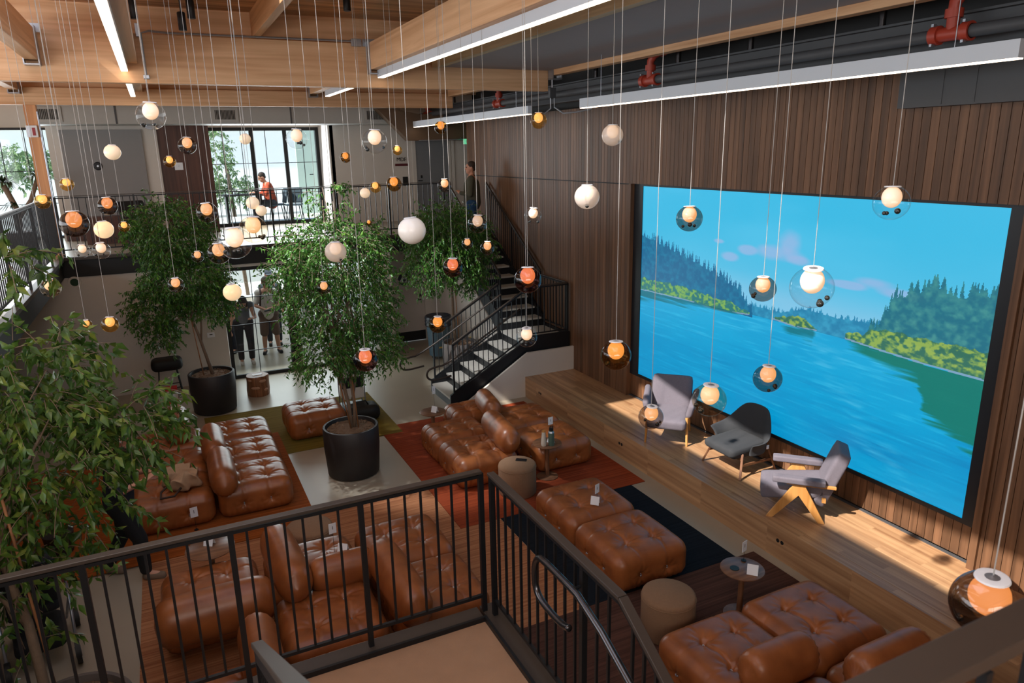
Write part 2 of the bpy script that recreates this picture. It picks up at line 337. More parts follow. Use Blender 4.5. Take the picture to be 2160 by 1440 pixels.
def strip(x, y0, y1, z, wd, h, mat, label):
    t = thing('linear_light', label, 'light strip', (x, (y0 + y1) / 2, z)); L = (y1 - y0) / 2
    MB().box((-wd / 2, -L, 0.004), (wd / 2, L, h)).build('housing', M_['fixture'], t, bevel=0.002)
    MB().box((-wd / 2 + 0.006, -L + 0.004, -0.006), (wd / 2 - 0.006, L - 0.004, 0.004)).build('diffuser', mat, t)
    return t
strip(-0.19, 1.5, 10.68, 5.45, 0.085, 0.085, M_['strip'], 'long glowing light strip running along the left purlin to the deep beam')
strip(-0.19, 10.86, 15.0, 5.45, 0.085, 0.085, M_['strip'], 'glowing light strip past the deep beam, behind the clear globe')
strip(3.08, 3.0, 10.60, 5.44, 0.09, 0.12, M_['striph'], 'widest light strip with white housing under the central purlin')
strip(3.08, 10.95, 14.2, 5.44, 0.09, 0.10, M_['striph'], 'small slanting light strip beyond the deep beam')
for y0, y1, lb in [(3.26, 9.2, 'long suspended light strip above the big screen'), (10.81, 16.7, 'suspended light strip near the back, above the gallery stairs')]:
    t = strip(5.6, y0, y1, 4.96, 0.075, 0.13, M_['striph'], lb)
    for y in (y0 + 0.5, y1 - 0.5):
        MB().tube([(0, y - (y0 + y1) / 2, 0.13), (0.0, y - (y0 + y1) / 2, 0.66 if y0 < 9 else 1.28)], 0.004, 6).build('suspension_rod', M_['galv'], t)

# steel and services high on the right
t = MB(); t.box((6.30, -2, 5.16), (6.46, 18.0, 5.18)).box((6.30, -2, 5.44), (6.46, 18.0, 5.46)).box((6.37, -2, 5.18), (6.39, 18.0, 5.44))
tag(t.build('steel_girder', M_['grey']), 'dark steel girder running below the roof along the walnut wall', 'girder')
tag(MB().tube([(6.12, -2, 5.27), (6.12, 18.0, 5.27)], 0.052, 16).build('sprinkler_main', M_['grey'], smooth=True), 'thick black sprinkler pipe running along the steel girder', 'pipe')
def coupling(y, label):
    t = thing('pipe_coupling', label, 'pipe fitting', (6.12, y, 5.27), group='red sprinkler couplings')
    m = MB().tube([(0, -0.17, 0), (0, 0.17, 0)], 0.058, 16).tube([(0, -0.17, 0), (0, -0.10, 0)], 0.078, 16).tube([(0, 0.10, 0), (0, 0.17, 0)], 0.078, 16)
    m.tube([(0, 0, 0), (0, 0, 0.14)], 0.05, 14).tube([(0, 0, 0.12), (0, 0, 0.19)], 0.07, 14)
    m.tube([(0, 0, 0.16), (0, 0.0, 0.24), (0.02, -0.05, 0.31), (0.06, -0.14, 0.35)], [0.05, 0.05, 0.05, 0.05], 14).tube([(0.05, -0.12, 0.34), (0.10, -0.18, 0.37)], 0.07, 14)
    m.build('fitting', M_['red'], t, smooth=True)
    for yy in (-0.135, 0.135):
        for s in (-1, 1): MB().cbox((-0.04, yy, 0.078 * s), (0.05, 0.022, 0.022)).build('bolt', M_['galv'], t)
for y, lb in [(4.15, 'largest red iron pipe fitting, above the right end of the long light strip'), (8.3, 'red iron pipe fitting above the left end of the long suspended strip'),
              (13.1, 'red iron pipe fitting above the suspended strip at the back'), (17.2, 'farthest and smallest red iron pipe fitting on the black pipe')]: coupling(y, lb)
for i, (y, lb) in enumerate([(2.2, 'nearest'), (5.0, 'second'), (6.7, 'third'), (8.0, 'fourth'), (10.0, 'fifth'), (12.6, 'sixth'), (14.4, 'seventh'), (16.0, 'eighth'), (17.4, 'farthest')]):
    o = MB().tube([(6.34, y, 5.46), (6.34, y, ZD)], 0.035, 10).build('girder_post', M_['tubesteel'], smooth=True)
    tag(o, f'{lb} stub post between steel girder and roof, counted from the camera', 'post', 'stub posts on the steel girder')
t = thing('electrical_conduit', 'conduit with junction box dropping at the right end of the deep beam', 'conduit', (5.92, 10.64, 5.16))
MB().tube([(0, 0, 0.45), (0, 0, 0.20)], 0.012, 8).tube([(-0.03, 0, 0.05), (-0.03, 0, -0.12), (-0.12, 0.05, -0.2), (-0.25, 0.1, -0.2)], 0.012, 8).tube([(0.04, 0, 0.05), (0.04, 0, -0.10), (0.12, -0.15, -0.2), (0.16, -0.5, -0.2), (0.2, -0.9, -0.17)], 0.012, 8).build('tube', M_['galv'], t, smooth=True)
MB().cbox((0, 0, 0.12), (0.11, 0.06, 0.16)).build('junction_box', M_['grey'], t, bevel=0.004)
t = thing('beam_conduit', 'silver conduit lying on top of the deep beam with a box at its left end', 'conduit', (0.05, 10.66, 5.9))
MB().tube([(0, 0, -0.52), (0, 0, 0.0), (0.1, 0, 0.03), (0.3, 0, 0.015), (2.7, 0, 0.02)], 0.014, 8).build('tube', M_['galv'], t, smooth=True)
MB().cbox((-0.03, -0.02, 0.03), (0.05, 0.05, 0.16)).build('junction_box', M_['galv'], t, bevel=0.006); MB().cbox((0.0, -0.02, -0.52), (0.07, 0.05, 0.05)).build('elbow', M_['galv'], t, bevel=0.006)
MB().cbox((2.72, -0.02, 0.0), (0.14, 0.06, 0.10)).build('end_box', M_['galv'], t, bevel=0.006)
for x, y, z, lb in [(0.0, 9.5, 5.98, 'black cylinder spotlight left, beside the long glowing strip'), (0.60, 9.6, 6.03, 'upper one of the paired black cylinder spotlights'),
                    (0.50, 9.75, 5.92, 'lower one of the paired black cylinder spotlights'), (2.39, 9.5, 6.2, 'black cylinder spotlight right, cut by the top of the photo')]:
    t = thing('cylinder_spotlight', lb, 'spotlight', (x, y, z), group='black ceiling spotlights')
    MB().lathe([(0.0, -0.10), (0.042, -0.10), (0.045, -0.095), (0.045, 0.09), (0.038, 0.1), (0, 0.1)], n=20).build('barrel', M_['black'], t, smooth=True)
    MB().tube([(0.0, 0, 0.1), (0.0, 0, ZD - z)], 0.008, 6).build('stem', M_['black'], t)
# grey lining panel and ducts
struct('trim_7', MB().box((6.50, -2.5, 4.715), (6.62, 4.862, 5.40)).box((6.495, 4.42, 4.73), (6.50, 4.432, 5.38)).box((6.495, 4.12, 4.73), (6.50, 4.13, 5.38)), M_['grey'])
d = thing('air_duct', 'grey rectangular air duct with slotted grilles along the back wall', 'duct', (1.7, 17.2, 5.06))
MB().box((-3.75, -0.1, 0.0), (3.7, 0.80, 0.36)).build('casing', M_['duct'], d, bevel=0.004)
for x in (-3.49, -0.21, 3.08):
    g = MB().box((x - 0.27, -0.125, 0.04), (x + 0.27, -0.101, 0.33)).build('grille', M_['duct'], d)
    s = MB()
    for k in range(15): s.box((x - 0.20 + k * 0.0275, -0.132, 0.09), (x - 0.185 + k * 0.0275, -0.124, 0.28))
    s.build('slots', M_['blackm'], g)
for x in (-2.3, 1.15): MB().box((x, -0.115, 0.0), (x + 0.03, -0.10, 0.36)).build('seam', M_['grey'], d)
d = thing('brown_duct', 'brown box duct below the suspended strip in the back right corner', 'duct', (5.57, 16.8, 4.66))
MB().prism([(-0.83, 0.72), (-0.1, 0.0), (2.4, 0.0), (2.4, 0.60), (0.2, 0.60), (-0.45, 0.72)], 0.0, 0.28, 'y').build('casing', M_['brownduct'], d, bevel=0.004)
MB().tube([(0.1, -0.15, 0.0), (2.4, -0.15, 0.03)], 0.012, 6).tube([(1.2, -0.15, 0.015), (1.2, -0.05, 0.05)], 0.012, 6).build('rail', M_['galv'], d)
t = thing('exit_sign', 'small glowing green exit sign under the brown duct', 'sign', (6.9, 16.5, 4.62))
MB().box((-0.16, -0.015, -0.06), (0.16, 0.015, 0.06)).build('plate', glow('green exit glow', (0.0, 0.45, 0.18, 1), 1.0), t)
def text(txt, size, loc, rot, mat, parent=None, name='lettering', depth=0.002, align='CENTER'):
    cu = bpy.data.curves.new(name, 'FONT'); cu.body = txt; cu.size = size; cu.extrude = depth; cu.align_x = align; cu.align_y = 'CENTER'
    tmp = bpy.data.objects.new(name, cu); C.objects.link(tmp)
    dg = bpy.context.evaluated_depsgraph_get(); me = bpy.data.meshes.new_from_object(tmp.evaluated_get(dg)); bpy.data.objects.remove(tmp)
    me.materials.clear(); me.materials.append(mat); o = bpy.data.objects.new(name, me); C.objects.link(o); o.location = loc; o.rotation_euler = rot
    if parent: o.parent = parent
    return o
text('EXIT', 0.10, (0, -0.018, 0), (pi / 2, 0, 0), M_['white'], t)
MB().tube([(0, 0, 0.06), (0, 0, 0.4)], 0.008, 6).build('stem', M_['galv'], t)
# ------------------------------------------------------------------ railings
def run(t, a, b, zt, zb, posts, pitch, cap=(0.05, 0.022), bal=0.014, post=0.032, kids=True):
    """one straight guard run a->b (points on the standing line), zt/zb = heights of top and bottom rail"""
    a, b = Vector(a), Vector(b); o = Vector(t.location)
    a, b = a - o, b - o; U = Vector((0, 0, 1)); L = (b - a).length
    MB().bar(a + U * zt, b + U * zt, cap[0], cap[1]).build('top_rail', M_['bronze'], t, bevel=0.003)
    MB().bar(a + U * (zt - 0.03), b + U * (zt - 0.03), 0.03, 0.02).build('under_rail', M_['black'], t)
    MB().bar(a + U * zb, b + U * zb, 0.022, 0.022).build('bottom_rail', M_['black'], t)
    for f in posts:
        p = a + (b - a) * f; MB().box((p.x - post / 2, p.y - post / 2, p.z), (p.x + post / 2, p.y + post / 2, p.z + zt - 0.01)).build('post', M_['black'], t)
    n = max(1, round(L / pitch)); fs = sorted(posts)
    proto = None
    for i in range(1, n):
        f = i / n
        if any(abs(f - q) * L < pitch * 0.45 for q in fs): continue
        p = a + (b - a) * f
        if proto is None:
            m = MB().box((-bal / 2, -bal / 2, zb), (bal / 2, bal / 2, zt - 0.03)); o_ = m.build('baluster', M_['black'], t); proto = o_
        else: o_ = proto.copy(); C.objects.link(o_); o_.parent = t
        o_.location = p
g = thing('guard_railing', 'dark steel railing of the near stair landing, facing the lounge', 'railing', (0.0, 3.96, 1.33))
run(g, (-2.09, 3.96, 1.33), (1.655, 3.96, 1.33), 1.045, 0.12, [0.392 - 0.391, 0.1965, 0.3935, 0.588, 0.7865, 0.9995], 0.105)
g = thing('guard_railing', 'dark steel railing on the screen side of the near landing, bending down the stair', 'railing', (1.70, 3.2, 1.33))
run(g, (1.70, 3.90, 1.33), (1.70, 2.40, 1.33), 1.045, 0.12, [0.01, 0.77], 0.105)
run(g, (1.70, 2.40, 1.33), (1.70, 0.6, 0.25), 1.045, 0.12, [0.55], 0.105)
# grab rail with returned end
hr = [(1.60, 2.72, 2.03), (1.60, 2.80, 2.00), (1.60, 3.02, 2.0), (1.60, 3.09, 2.05), (1.60, 3.10, 2.17), (1.60, 3.06, 2.255), (1.60, 2.98, 2.275), (1.60, 2.43, 2.275), (1.60, 0.6, 1.18)]
def smooth_path(pts, k=4):
    P = [Vector(p) for p in pts]
    for _ in range(k and 2):
        Q = [P[0]]
        for i in range(len(P) - 1): Q += [P[i].lerp(P[i + 1], 0.25), P[i].lerp(P[i + 1], 0.75)]
        Q.append(P[-1]); P = Q
    return P
t = thing('handrail', 'round steel handrail with a looped end inside the near stair', 'handrail', (1.60, 2.4, 2.2))
MB().tube([p - Vector(t.location) for p in smooth_path(hr)], 0.019, 12).build('tube', M_['tubesteel'], t, smooth=2)
MB().tube([(0, 0.35, 0.06), (0.05, 0.35, 0.03), (0.1, 0.35, 0.03)], 0.008, 8).build('bracket', M_['black'], t, smooth=True)
MB().tube([(0, -0.9, -0.48), (0.05, -0.9, -0.5), (0.1, -0.9, -0.5)], 0.008, 8).build('bracket', M_['black'], t, smooth=True)
# landing
t = thing('stair_landing', 'near stair landing with tan carpet and dark steel kerb', 'stair landing', (0.3, 3.2, 1.30))
o3 = Vector(t.location)
def loc(mb): mb.v = [tuple(Vector(v) - o3) for v in mb.v]; return mb
loc(MB().box((-0.95, 2.42, 1.24), (1.62, 3.88, 1.30))).build('carpet', M_['carpet'], t)
loc(MB().box((-0.95, 3.90, 1.02), (1.62, 4.02, 1.33)).box((1.64, 2.42, 1.02), (1.76, 4.02, 1.33))).build('kerb', M_['bronze'], t, bevel=0.003)
loc(MB().box((-0.95, 3.88, 1.24), (1.62, 3.90, 1.335)).box((1.62, 2.42, 1.24), (1.64, 3.90, 1.335))).build('kerb_lip', M_['black'], t)
loc(MB().box((-0.95, 2.42, 1.02), (1.62, 3.88, 1.24))).build('deck', M_['black'], t)
def flight(name, label, x0, x1, y0, z0, n, rise, going, axis, sgn, tread_m='tread', width=None):
    """straight flight; risers at y0 (or x0) stepping sgn along axis"""
    t = thing(name, label, 'staircase', (x0, y0, z0))
    W = width
    for i in range(n):
        a = sgn * going * i; b = sgn * going * (i + 1); z = rise * (i + 1)
        lo, hi = min(a, b), max(a, b)
        if axis == 'x': MB().box((lo - 0.01, 0.05, z - 0.035), (hi, W - 0.05, z)).build('tread', M_[tread_m], t); MB().box((a - 0.006, 0.05, z - rise), (a + 0.006, W - 0.05, z - 0.036)).build('riser', M_['black'], t)
        else: MB().box((0.05, lo - 0.01, z - 0.035), (W - 0.05, hi, z)).build('tread', M_[tread_m], t); MB().box((0.05, a - 0.006, z - rise), (W - 0.05, a + 0.006, z - 0.036)).build('riser', M_['black'], t)
    e = sgn * going * n; H = rise * n
    pr = [(-sgn * 0.02, -0.0), (-sgn * 0.02, rise + 0.06), (e, H + 0.10 + rise * 0.4), (e, H - 0.22), (sgn * 0.22, 0.0)]
    for w0 in (0.0, W - 0.045):
        if axis == 'x': MB().prism(pr, w0, w0 + 0.045, 'y').build('stringer', M_['black'], t)
        else: MB().prism(pr, w0, w0 + 0.045, 'x').build('stringer', M_['black'], t)
    return t
R_ = ZM / 16
f1 = flight('staircase', 'lower flight of the black steel stair in the back right corner', 4.19, 0, 11.22, 0, 5, R_, 0.29, 'x', 1, width=1.04)
f2 = flight('staircase', 'upper flight of the black steel stair climbing along the walnut wall to the gallery', 5.66, 0, 12.26, 6 * R_, 9, R_, 0.288, 'y', 1, width=0.94)
t = thing('stair_platform', 'quarter landing with pale top between the two black stair flights', 'stair landing', (5.64, 11.22, 6 * R_))
MB().box((0.0, 0.04, -0.035), (0.95, 1.04, 0)).build('tread', M_['tread'], t)
MB().box((0.0, 0.0, -0.22), (0.96, 0.04, 0.10)).box((0.95, 0.04, -0.22), (0.985, 1.04, 0.06)).build('edge_beam', M_['black'], t)
MB().box((0.0, 0.05, -R_), (0.012, 1.04, -0.036)).build('riser', M_['black'], t)
MB().box((0.90, -0.03, -6 * R_ + ZP), (0.97, 0.04, -0.22)).build('leg', M_['black'], t)
g = thing('stair_guard', 'black railing on the lounge side of the lower stair flight and landing', 'railing', (4.25, 11.24, 0.17))
run(g, (4.25, 11.24, 0.14), (5.70, 11.24, 0.14 + 5 * R_), 1.02, 0.14, [0.0, 1.0], 0.115, cap=(0.035, 0.02), bal=0.012, post=0.03)
run(g, (5.70, 11.24, 6 * R_), (6.56, 11.24, 6 * R_), 1.02, 0.14, [1.0], 0.115, cap=(0.035, 0.02), bal=0.012, post=0.03)
g = thing('stair_guard', 'black railing on the tree side of the lower stair flight', 'railing', (4.25, 12.24, 0.17))
run(g, (4.25, 12.24, 0.14), (5.60, 12.24, 0.14 + 4.65 * R_), 1.02, 0.14, [0.0, 1.0], 0.115, cap=(0.035, 0.02), bal=0.012, post=0.03)
g = thing('stair_guard', 'black railing on the open side of the upper stair flight', 'railing', (5.68, 12.3, 1.0))
run(g, (5.68, 12.30, 6 * R_ + 0.1), (5.68, 14.85, ZM + 0.05), 1.0, 0.12, [0.0, 0.5, 1.0], 0.115, cap=(0.035, 0.02), bal=0.012, post=0.03)
g = thing('stair_guard', 'black railing against the walnut wall beside the upper stair flight', 'railing', (6.56, 12.3, 1.0))
run(g, (6.56, 12.30, 6 * R_ + 0.1), (6.56, 14.85, ZM + 0.05), 1.0, 0.12, [0.0, 0.5, 1.0], 0.115, cap=(0.035, 0.02), bal=0.012, post=0.03)
run(g, (6.56, 11.30, 6 * R_), (6.56, 12.25, 6 * R_), 1.02, 0.14, [0.0], 0.115, cap=(0.035, 0.02), bal=0.012, post=0.03)
sl = R_ / 0.29
def hrail(y, x0, lab):
    z0 = 0.90
    pts = [(x0 + 0.46, 0.56), (x0 + 0.1, 0.52), (x0, 0.60), (x0 + 0.02, 0.72), (x0 + 0.14, 0.76), (x0 + 0.40, 0.78), (5.62, 0.78 + (5.62 - x0 - 0.40) * sl)]
    t = thing('stair_handrail', lab, 'handrail', (x0, y, 0.6))
    MB().tube([Vector((p[0] - x0, 0, p[1] - 0.6)) for p in smooth_path([(a, 0, b) for a, b in pts])] if False else [Vector((q.x - x0, 0, q.z - 0.6)) for q in smooth_path([(a, 0, b) for a, b in pts])], 0.018, 10).build('tube', M_['bronze'], t, smooth=2)
    MB().tube([(0.85, 0, 0.41), (0.85, 0.06 if y < 12 else -0.06, 0.36)], 0.01, 6).build('bracket', M_['black'], t)
hrail(11.33, 3.78, 'near looped handrail end at the foot of the black stair')
hrail(12.14, 3.55, 'far looped handrail end at the foot of the black stair')
# gallery railings
g = thing('gallery_railing', 'thin black railing along the far upper gallery edge', 'railing', (2.0, 14.96, ZM))
run(g, (-1.66, 14.96, ZM + 0.02), (5.60, 14.96, ZM + 0.02), 1.06, 0.12, [0.0, 0.17, 0.335, 0.5, 0.665, 0.83, 1.0], 0.118, cap=(0.04, 0.012), bal=0.013)
g = thing('gallery_railing', 'black railing with bright cap along the left gallery edge', 'railing', (-1.72, 9, ZM))
run(g, (-1.72, 14.94, ZM + 0.02), (-1.72, 4.2, ZM + 0.02), 1.06, 0.12, [0.0, 0.11, 0.22, 0.33, 0.44, 0.55, 0.66, 0.77, 0.88, 1.0], 0.115, cap=(0.045, 0.02), bal=0.013)
g = thing('near_railing', 'out-of-focus dark railing crossing the bottom right corner', 'railing', (1.2, 0.47, ZM))
o3 = Vector(g.location)
MB().box((-0.95, -0.03, 1.052), (1.6, 0.025, 1.076)).build('top_rail', M_['bronze'], g, bevel=0.002)
MB().box((-0.95, 0.0, 1.010), (1.6, 0.012, 1.051)).build('under_rail', M_['galv'], g)
for x in (-0.62, -0.5, -0.38, -0.26, -0.15, -0.03, 0.09, 0.21): MB().box((x, -0.006, 0.1), (x + 0.014, 0.008, 1.01)).build('baluster', M_['black'], g)
g = thing('up_stair_railing', 'short brown rail cap rising toward the camera at the bottom centre', 'railing', (0.13, 2.9, 1.3))
MB().bar((0, 0, 1.04), (0, -1.9, 1.04 + 1.9 * 0.62), 0.05, 0.022).build('top_rail', M_['bronze'], g, bevel=0.003)
MB().bar((0, 0, 0.98), (0, -1.9, 0.98 + 1.9 * 0.62), 0.03, 0.05).build('under_rail', M_['black'], g)
MB().box((-0.016, -0.03, 0.0), (0.016, 0.0, 1.03)).build('post', M_['black'], g)
for i in range(1, 15):
    y = -0.12 * i; MB().box((-0.007, y - 0.007, 0.12 - 0.62 * y), (0.007, y + 0.007, 0.99 - 0.62 * y)).build('baluster', M_['black'], g)
u = thing('up_stair', 'carpeted stair flight rising from the near landing beside the brown rail', 'staircase', (-0.95, 2.42, 1.30))
for i in range(8):
    MB().box((0, -0.28 * (i + 1), 0.0 if i == 0 else R_ * i), (1.02, -0.28 * i, R_ * (i + 1))).build('tread', M_['carpet'], u)
struct('floor_near', MB().box((-6, -3, 2.40), (6.63, 0.17, ZM)), M_['carpet'])
u = thing('down_stair', 'dark stair flight dropping from the near landing toward the camera', 'staircase', (0.70, 2.42, 0))
for i in range(7): MB().box((0, -0.28 * (i + 1), 0), (0.92, -0.28 * i, 1.30 - R_ * 1.03 * (i + 1))).build('tread', M_['grey'], u)

# ------------------------------------------------------------------ the big screen
def paint_screen():
    U, V = 720, 400
    u, v = np.meshgrid((np.arange(U) + 0.5) / U, (np.arange(V) + 0.5) / V)
    rng = np.random.default_rng(4)
    def noise(sx_, sy_, seed, oct_=4):
        out = np.zeros_like(u); amp = 1.0; tot = 0
        for k in range(oct_):
            r = np.random.default_rng(seed + k); gx, gy = int(sx_ * 2 ** k) + 2, int(sy_ * 2 ** k) + 2
            G = r.random((gy + 1, gx + 1)); x = u * (gx - 1); y = v * (gy - 1); xi = x.astype(int); yi = y.astype(int); fx = x - xi; fy = y - yi
            fx = fx * fx * (3 - 2 * fx); fy = fy * fy * (3 - 2 * fy)
            out += amp * ((G[yi, xi] * (1 - fx) + G[yi, xi + 1] * fx) * (1 - fy) + (G[yi + 1, xi] * (1 - fx) + G[yi + 1, xi + 1] * fx) * fy); tot += amp; amp *= 0.5
        return out / tot
    def mixc(a, b, t): t = np.clip(t, 0, 1)[..., None]; return a * (1 - t) + np.array(b, float) * t
    HZ = 0.51
    img = np.zeros((V, U, 3)); img[:] = (42, 186, 230)
    img = mixc(img, (120, 200, 235), (v / HZ) ** 1.4); img = mixc(img, (175, 205, 235), np.clip((v - 0.33) / 0.2, 0, 1) * (u > 0.3) * 0.8)
    img = mixc(img, (90, 200, 240), (noise(3, 5, 11) - 0.45) * 1.2 * (v < HZ))
    def cloud(cu, cv, ru, rv, s=1.0):
        nonlocal img
        d = ((u - cu) / ru) ** 2 + ((v - cv) / rv) ** 2; n = noise(10, 8, int(cu * 1000))
        m = np.clip(1.35 - d - (n - 0.5) * 1.6, 0, 1) ** 1.2 * s; img = mixc(img, (158, 186, 230), m * (v < HZ) * 0.75)
    for c in [(0.545, 0.19, 0.035, 0.06), (0.52, 0.235, 0.075, 0.035), (0.575, 0.25, 0.035, 0.02), (0.42, 0.24, 0.03, 0.02), (0.36, 0.28, 0.03, 0.02), (0.77, 0.29, 0.05, 0.022), (0.70, 0.31, 0.05, 0.014), (0.83, 0.31, 0.06, 0.018), (0.32, 0.22, 0.02, 0.01)]: cloud(*c)
    # water
    wv = np.clip((v - HZ) / (1 - HZ), 0, 1)
    wat = np.zeros_like(img); wat[:] = (30, 172, 222); wat = mixc(wat, (0, 163, 216), wv * 2.0); wat = mixc(wat, (0, 142, 200), (noise(3, 8, 21) - 0.42) * 2.2 * (0.4 + wv)); wat = mixc(wat, (0, 150, 205), np.clip(wv * 1.2 - u * 0.8, 0, 1))
    st = noise(14, 120, 31, 3); wat = mixc(wat, (80, 200, 240), (st - 0.58) * 2.2 * (0.3 + 0.7 * (1 - wv)))
    st2 = noise(5, 60, 41, 3); wat = mixc(wat, (0, 120, 180), (st2 - 0.60) * 1.8 * wv)
    gl = np.exp(-(((u - 0.62 - 0.25 * wv) / 0.09) ** 2)) * noise(20, 70, 47, 3); wat = mixc(wat, (140, 205, 240), (gl - 0.38) * 0.9)
    img = np.where((v >= HZ)[..., None], wat, img)
    def top(pts, uu): return np.interp(uu, [p[0] for p in pts], [p[1] for p in pts], left=9, right=9)
    def trees(pts, base, col, col2, n, hgt, wid, seed, soft=0.9):
        """a bank of conifers whose tops follow pts"""
        nonlocal img
        r = np.random.default_rng(seed); mask = np.zeros_like(u); t0 = top(pts, u)
        mask = np.maximum(mask, ((v > t0 + hgt * 0.75) & (v < base)).astype(float))
        for _ in range(n):
            cu = r.uniform(pts[0][0], pts[-1][0]); tv = top(pts, cu) + r.uniform(-0.1, 0.7) * hgt; H = hgt * r.uniform(1.2, 2.2); W = wid * r.uniform(0.7, 1.3)
            k = np.clip((v - tv) / H, 0, 1); jag = 0.55 + 0.45 * np.abs(np.sin((v - tv) * 260 + r.uniform(0, 6)))
            mask = np.maximum(mask, ((np.abs(u - cu) < W * k * jag + 0.0006) & (v > tv) & (v < base)).astype(float))
        c = mixc(np.ones_like(img) * np.array(col, float), col2, (noise(90, 60, seed + 5, 3) - 0.35) * 2.2)
        img = img * (1 - mask[..., None] * soft) + c * mask[..., None] * soft
    trees([(0.44, 0.455), (0.54, 0.455), (0.60, 0.42), (0.69, 0.425), (0.79, 0.41)], HZ + 0.002, (20, 120, 165), (40, 150, 190), 90, 0.022, 0.006, 51, 0.85)
    trees([(-0.01, 0.205), (0.1, 0.245), (0.18, 0.275), (0.26, 0.305), (0.33, 0.34), (0.40, 0.38), (0.45, 0.465)], 0.525, (6, 92, 138), (16, 118, 158), 150, 0.055, 0.008, 61)
    trees([(0.76, 0.43), (0.785, 0.39), (0.815, 0.28), (0.85, 0.255), (0.89, 0.22), (0.92, 0.24), (0.96, 0.235), (1.01, 0.225)], 0.47, (22, 104, 124), (62, 140, 138), 60, 0.065, 0.013, 71)
    def shrub(pts, base, seed, c1=(52, 112, 92), c2=(150, 180, 84)):
        nonlocal img
        n = noise(110, 90, seed, 3); t0 = top(pts, u) + (noise(60, 3, seed + 9, 2) - 0.5) * 0.03; b0 = top(base, u)
        m = ((v > t0) & (v < b0)).astype(float) * 0.96; c = mixc(np.ones_like(img) * np.array(c1, float), c2, (n - 0.40) * 4.2 * np.clip(1.3 - (v - t0) * 8, 0.3, 1))
        img = img * (1 - m[..., None]) + c * m[..., None]
        m2 = ((v > b0) & (v < b0 + 0.006)).astype(float); img = mixc(img, (150, 165, 190), m2 * 0.8)
    shrub([(-0.01, 0.46), (0.1, 0.47), (0.19, 0.465), (0.30, 0.475), (0.38, 0.485), (0.44, 0.505)], [(-0.01, 0.53), (0.2, 0.522), (0.34, 0.528), (0.44, 0.512)], 81, (40, 120, 120), (130, 180, 90))
    shrub([(0.515, 0.497), (0.55, 0.475), (0.585, 0.47), (0.62, 0.485), (0.64, 0.50)], [(0.515, 0.503), (0.58, 0.512), (0.64, 0.505)], 91)
    shrub([(0.712, 0.498), (0.78, 0.46), (0.85, 0.44), (0.945, 0.436), (1.01, 0.445)], [(0.712, 0.506), (0.79, 0.515), (0.89, 0.522), (1.01, 0.524)], 95)
    # reflections
    def refl(pts_t, pts_b, col, s, seed):
        nonlocal img
        n = noise(10, 90, seed, 3); t0 = top(pts_t, u); b0 = top(pts_b, u) + (n - 0.5) * 0.09
        m = np.clip((b0 - v) / 0.03, 0, 1) * (v > t0 + 0.005) * s; img = mixc(img, col, m)
    refl([(-0.01, 0.53), (0.2, 0.523), (0.44, 0.512)], [(-0.01, 0.59), (0.2, 0.56), (0.34, 0.545), (0.44, 0.52)], (0, 100, 110), 0.75, 101)
    refl([(0.53, 0.512), (0.64, 0.505)], [(0.53, 0.515), (0.57, 0.55), (0.63, 0.545), (0.64, 0.51)], (10, 110, 120), 0.8, 103)
    refl([(0.712, 0.507), (0.79, 0.516), (0.89, 0.524), (1.01, 0.526)], [(0.712, 0.51), (0.79, 0.57), (0.88, 0.61), (0.90, 0.70), (0.96, 0.76), (1.01, 0.80)], (14, 116, 96), 0.85, 105)
    return img / 255.0
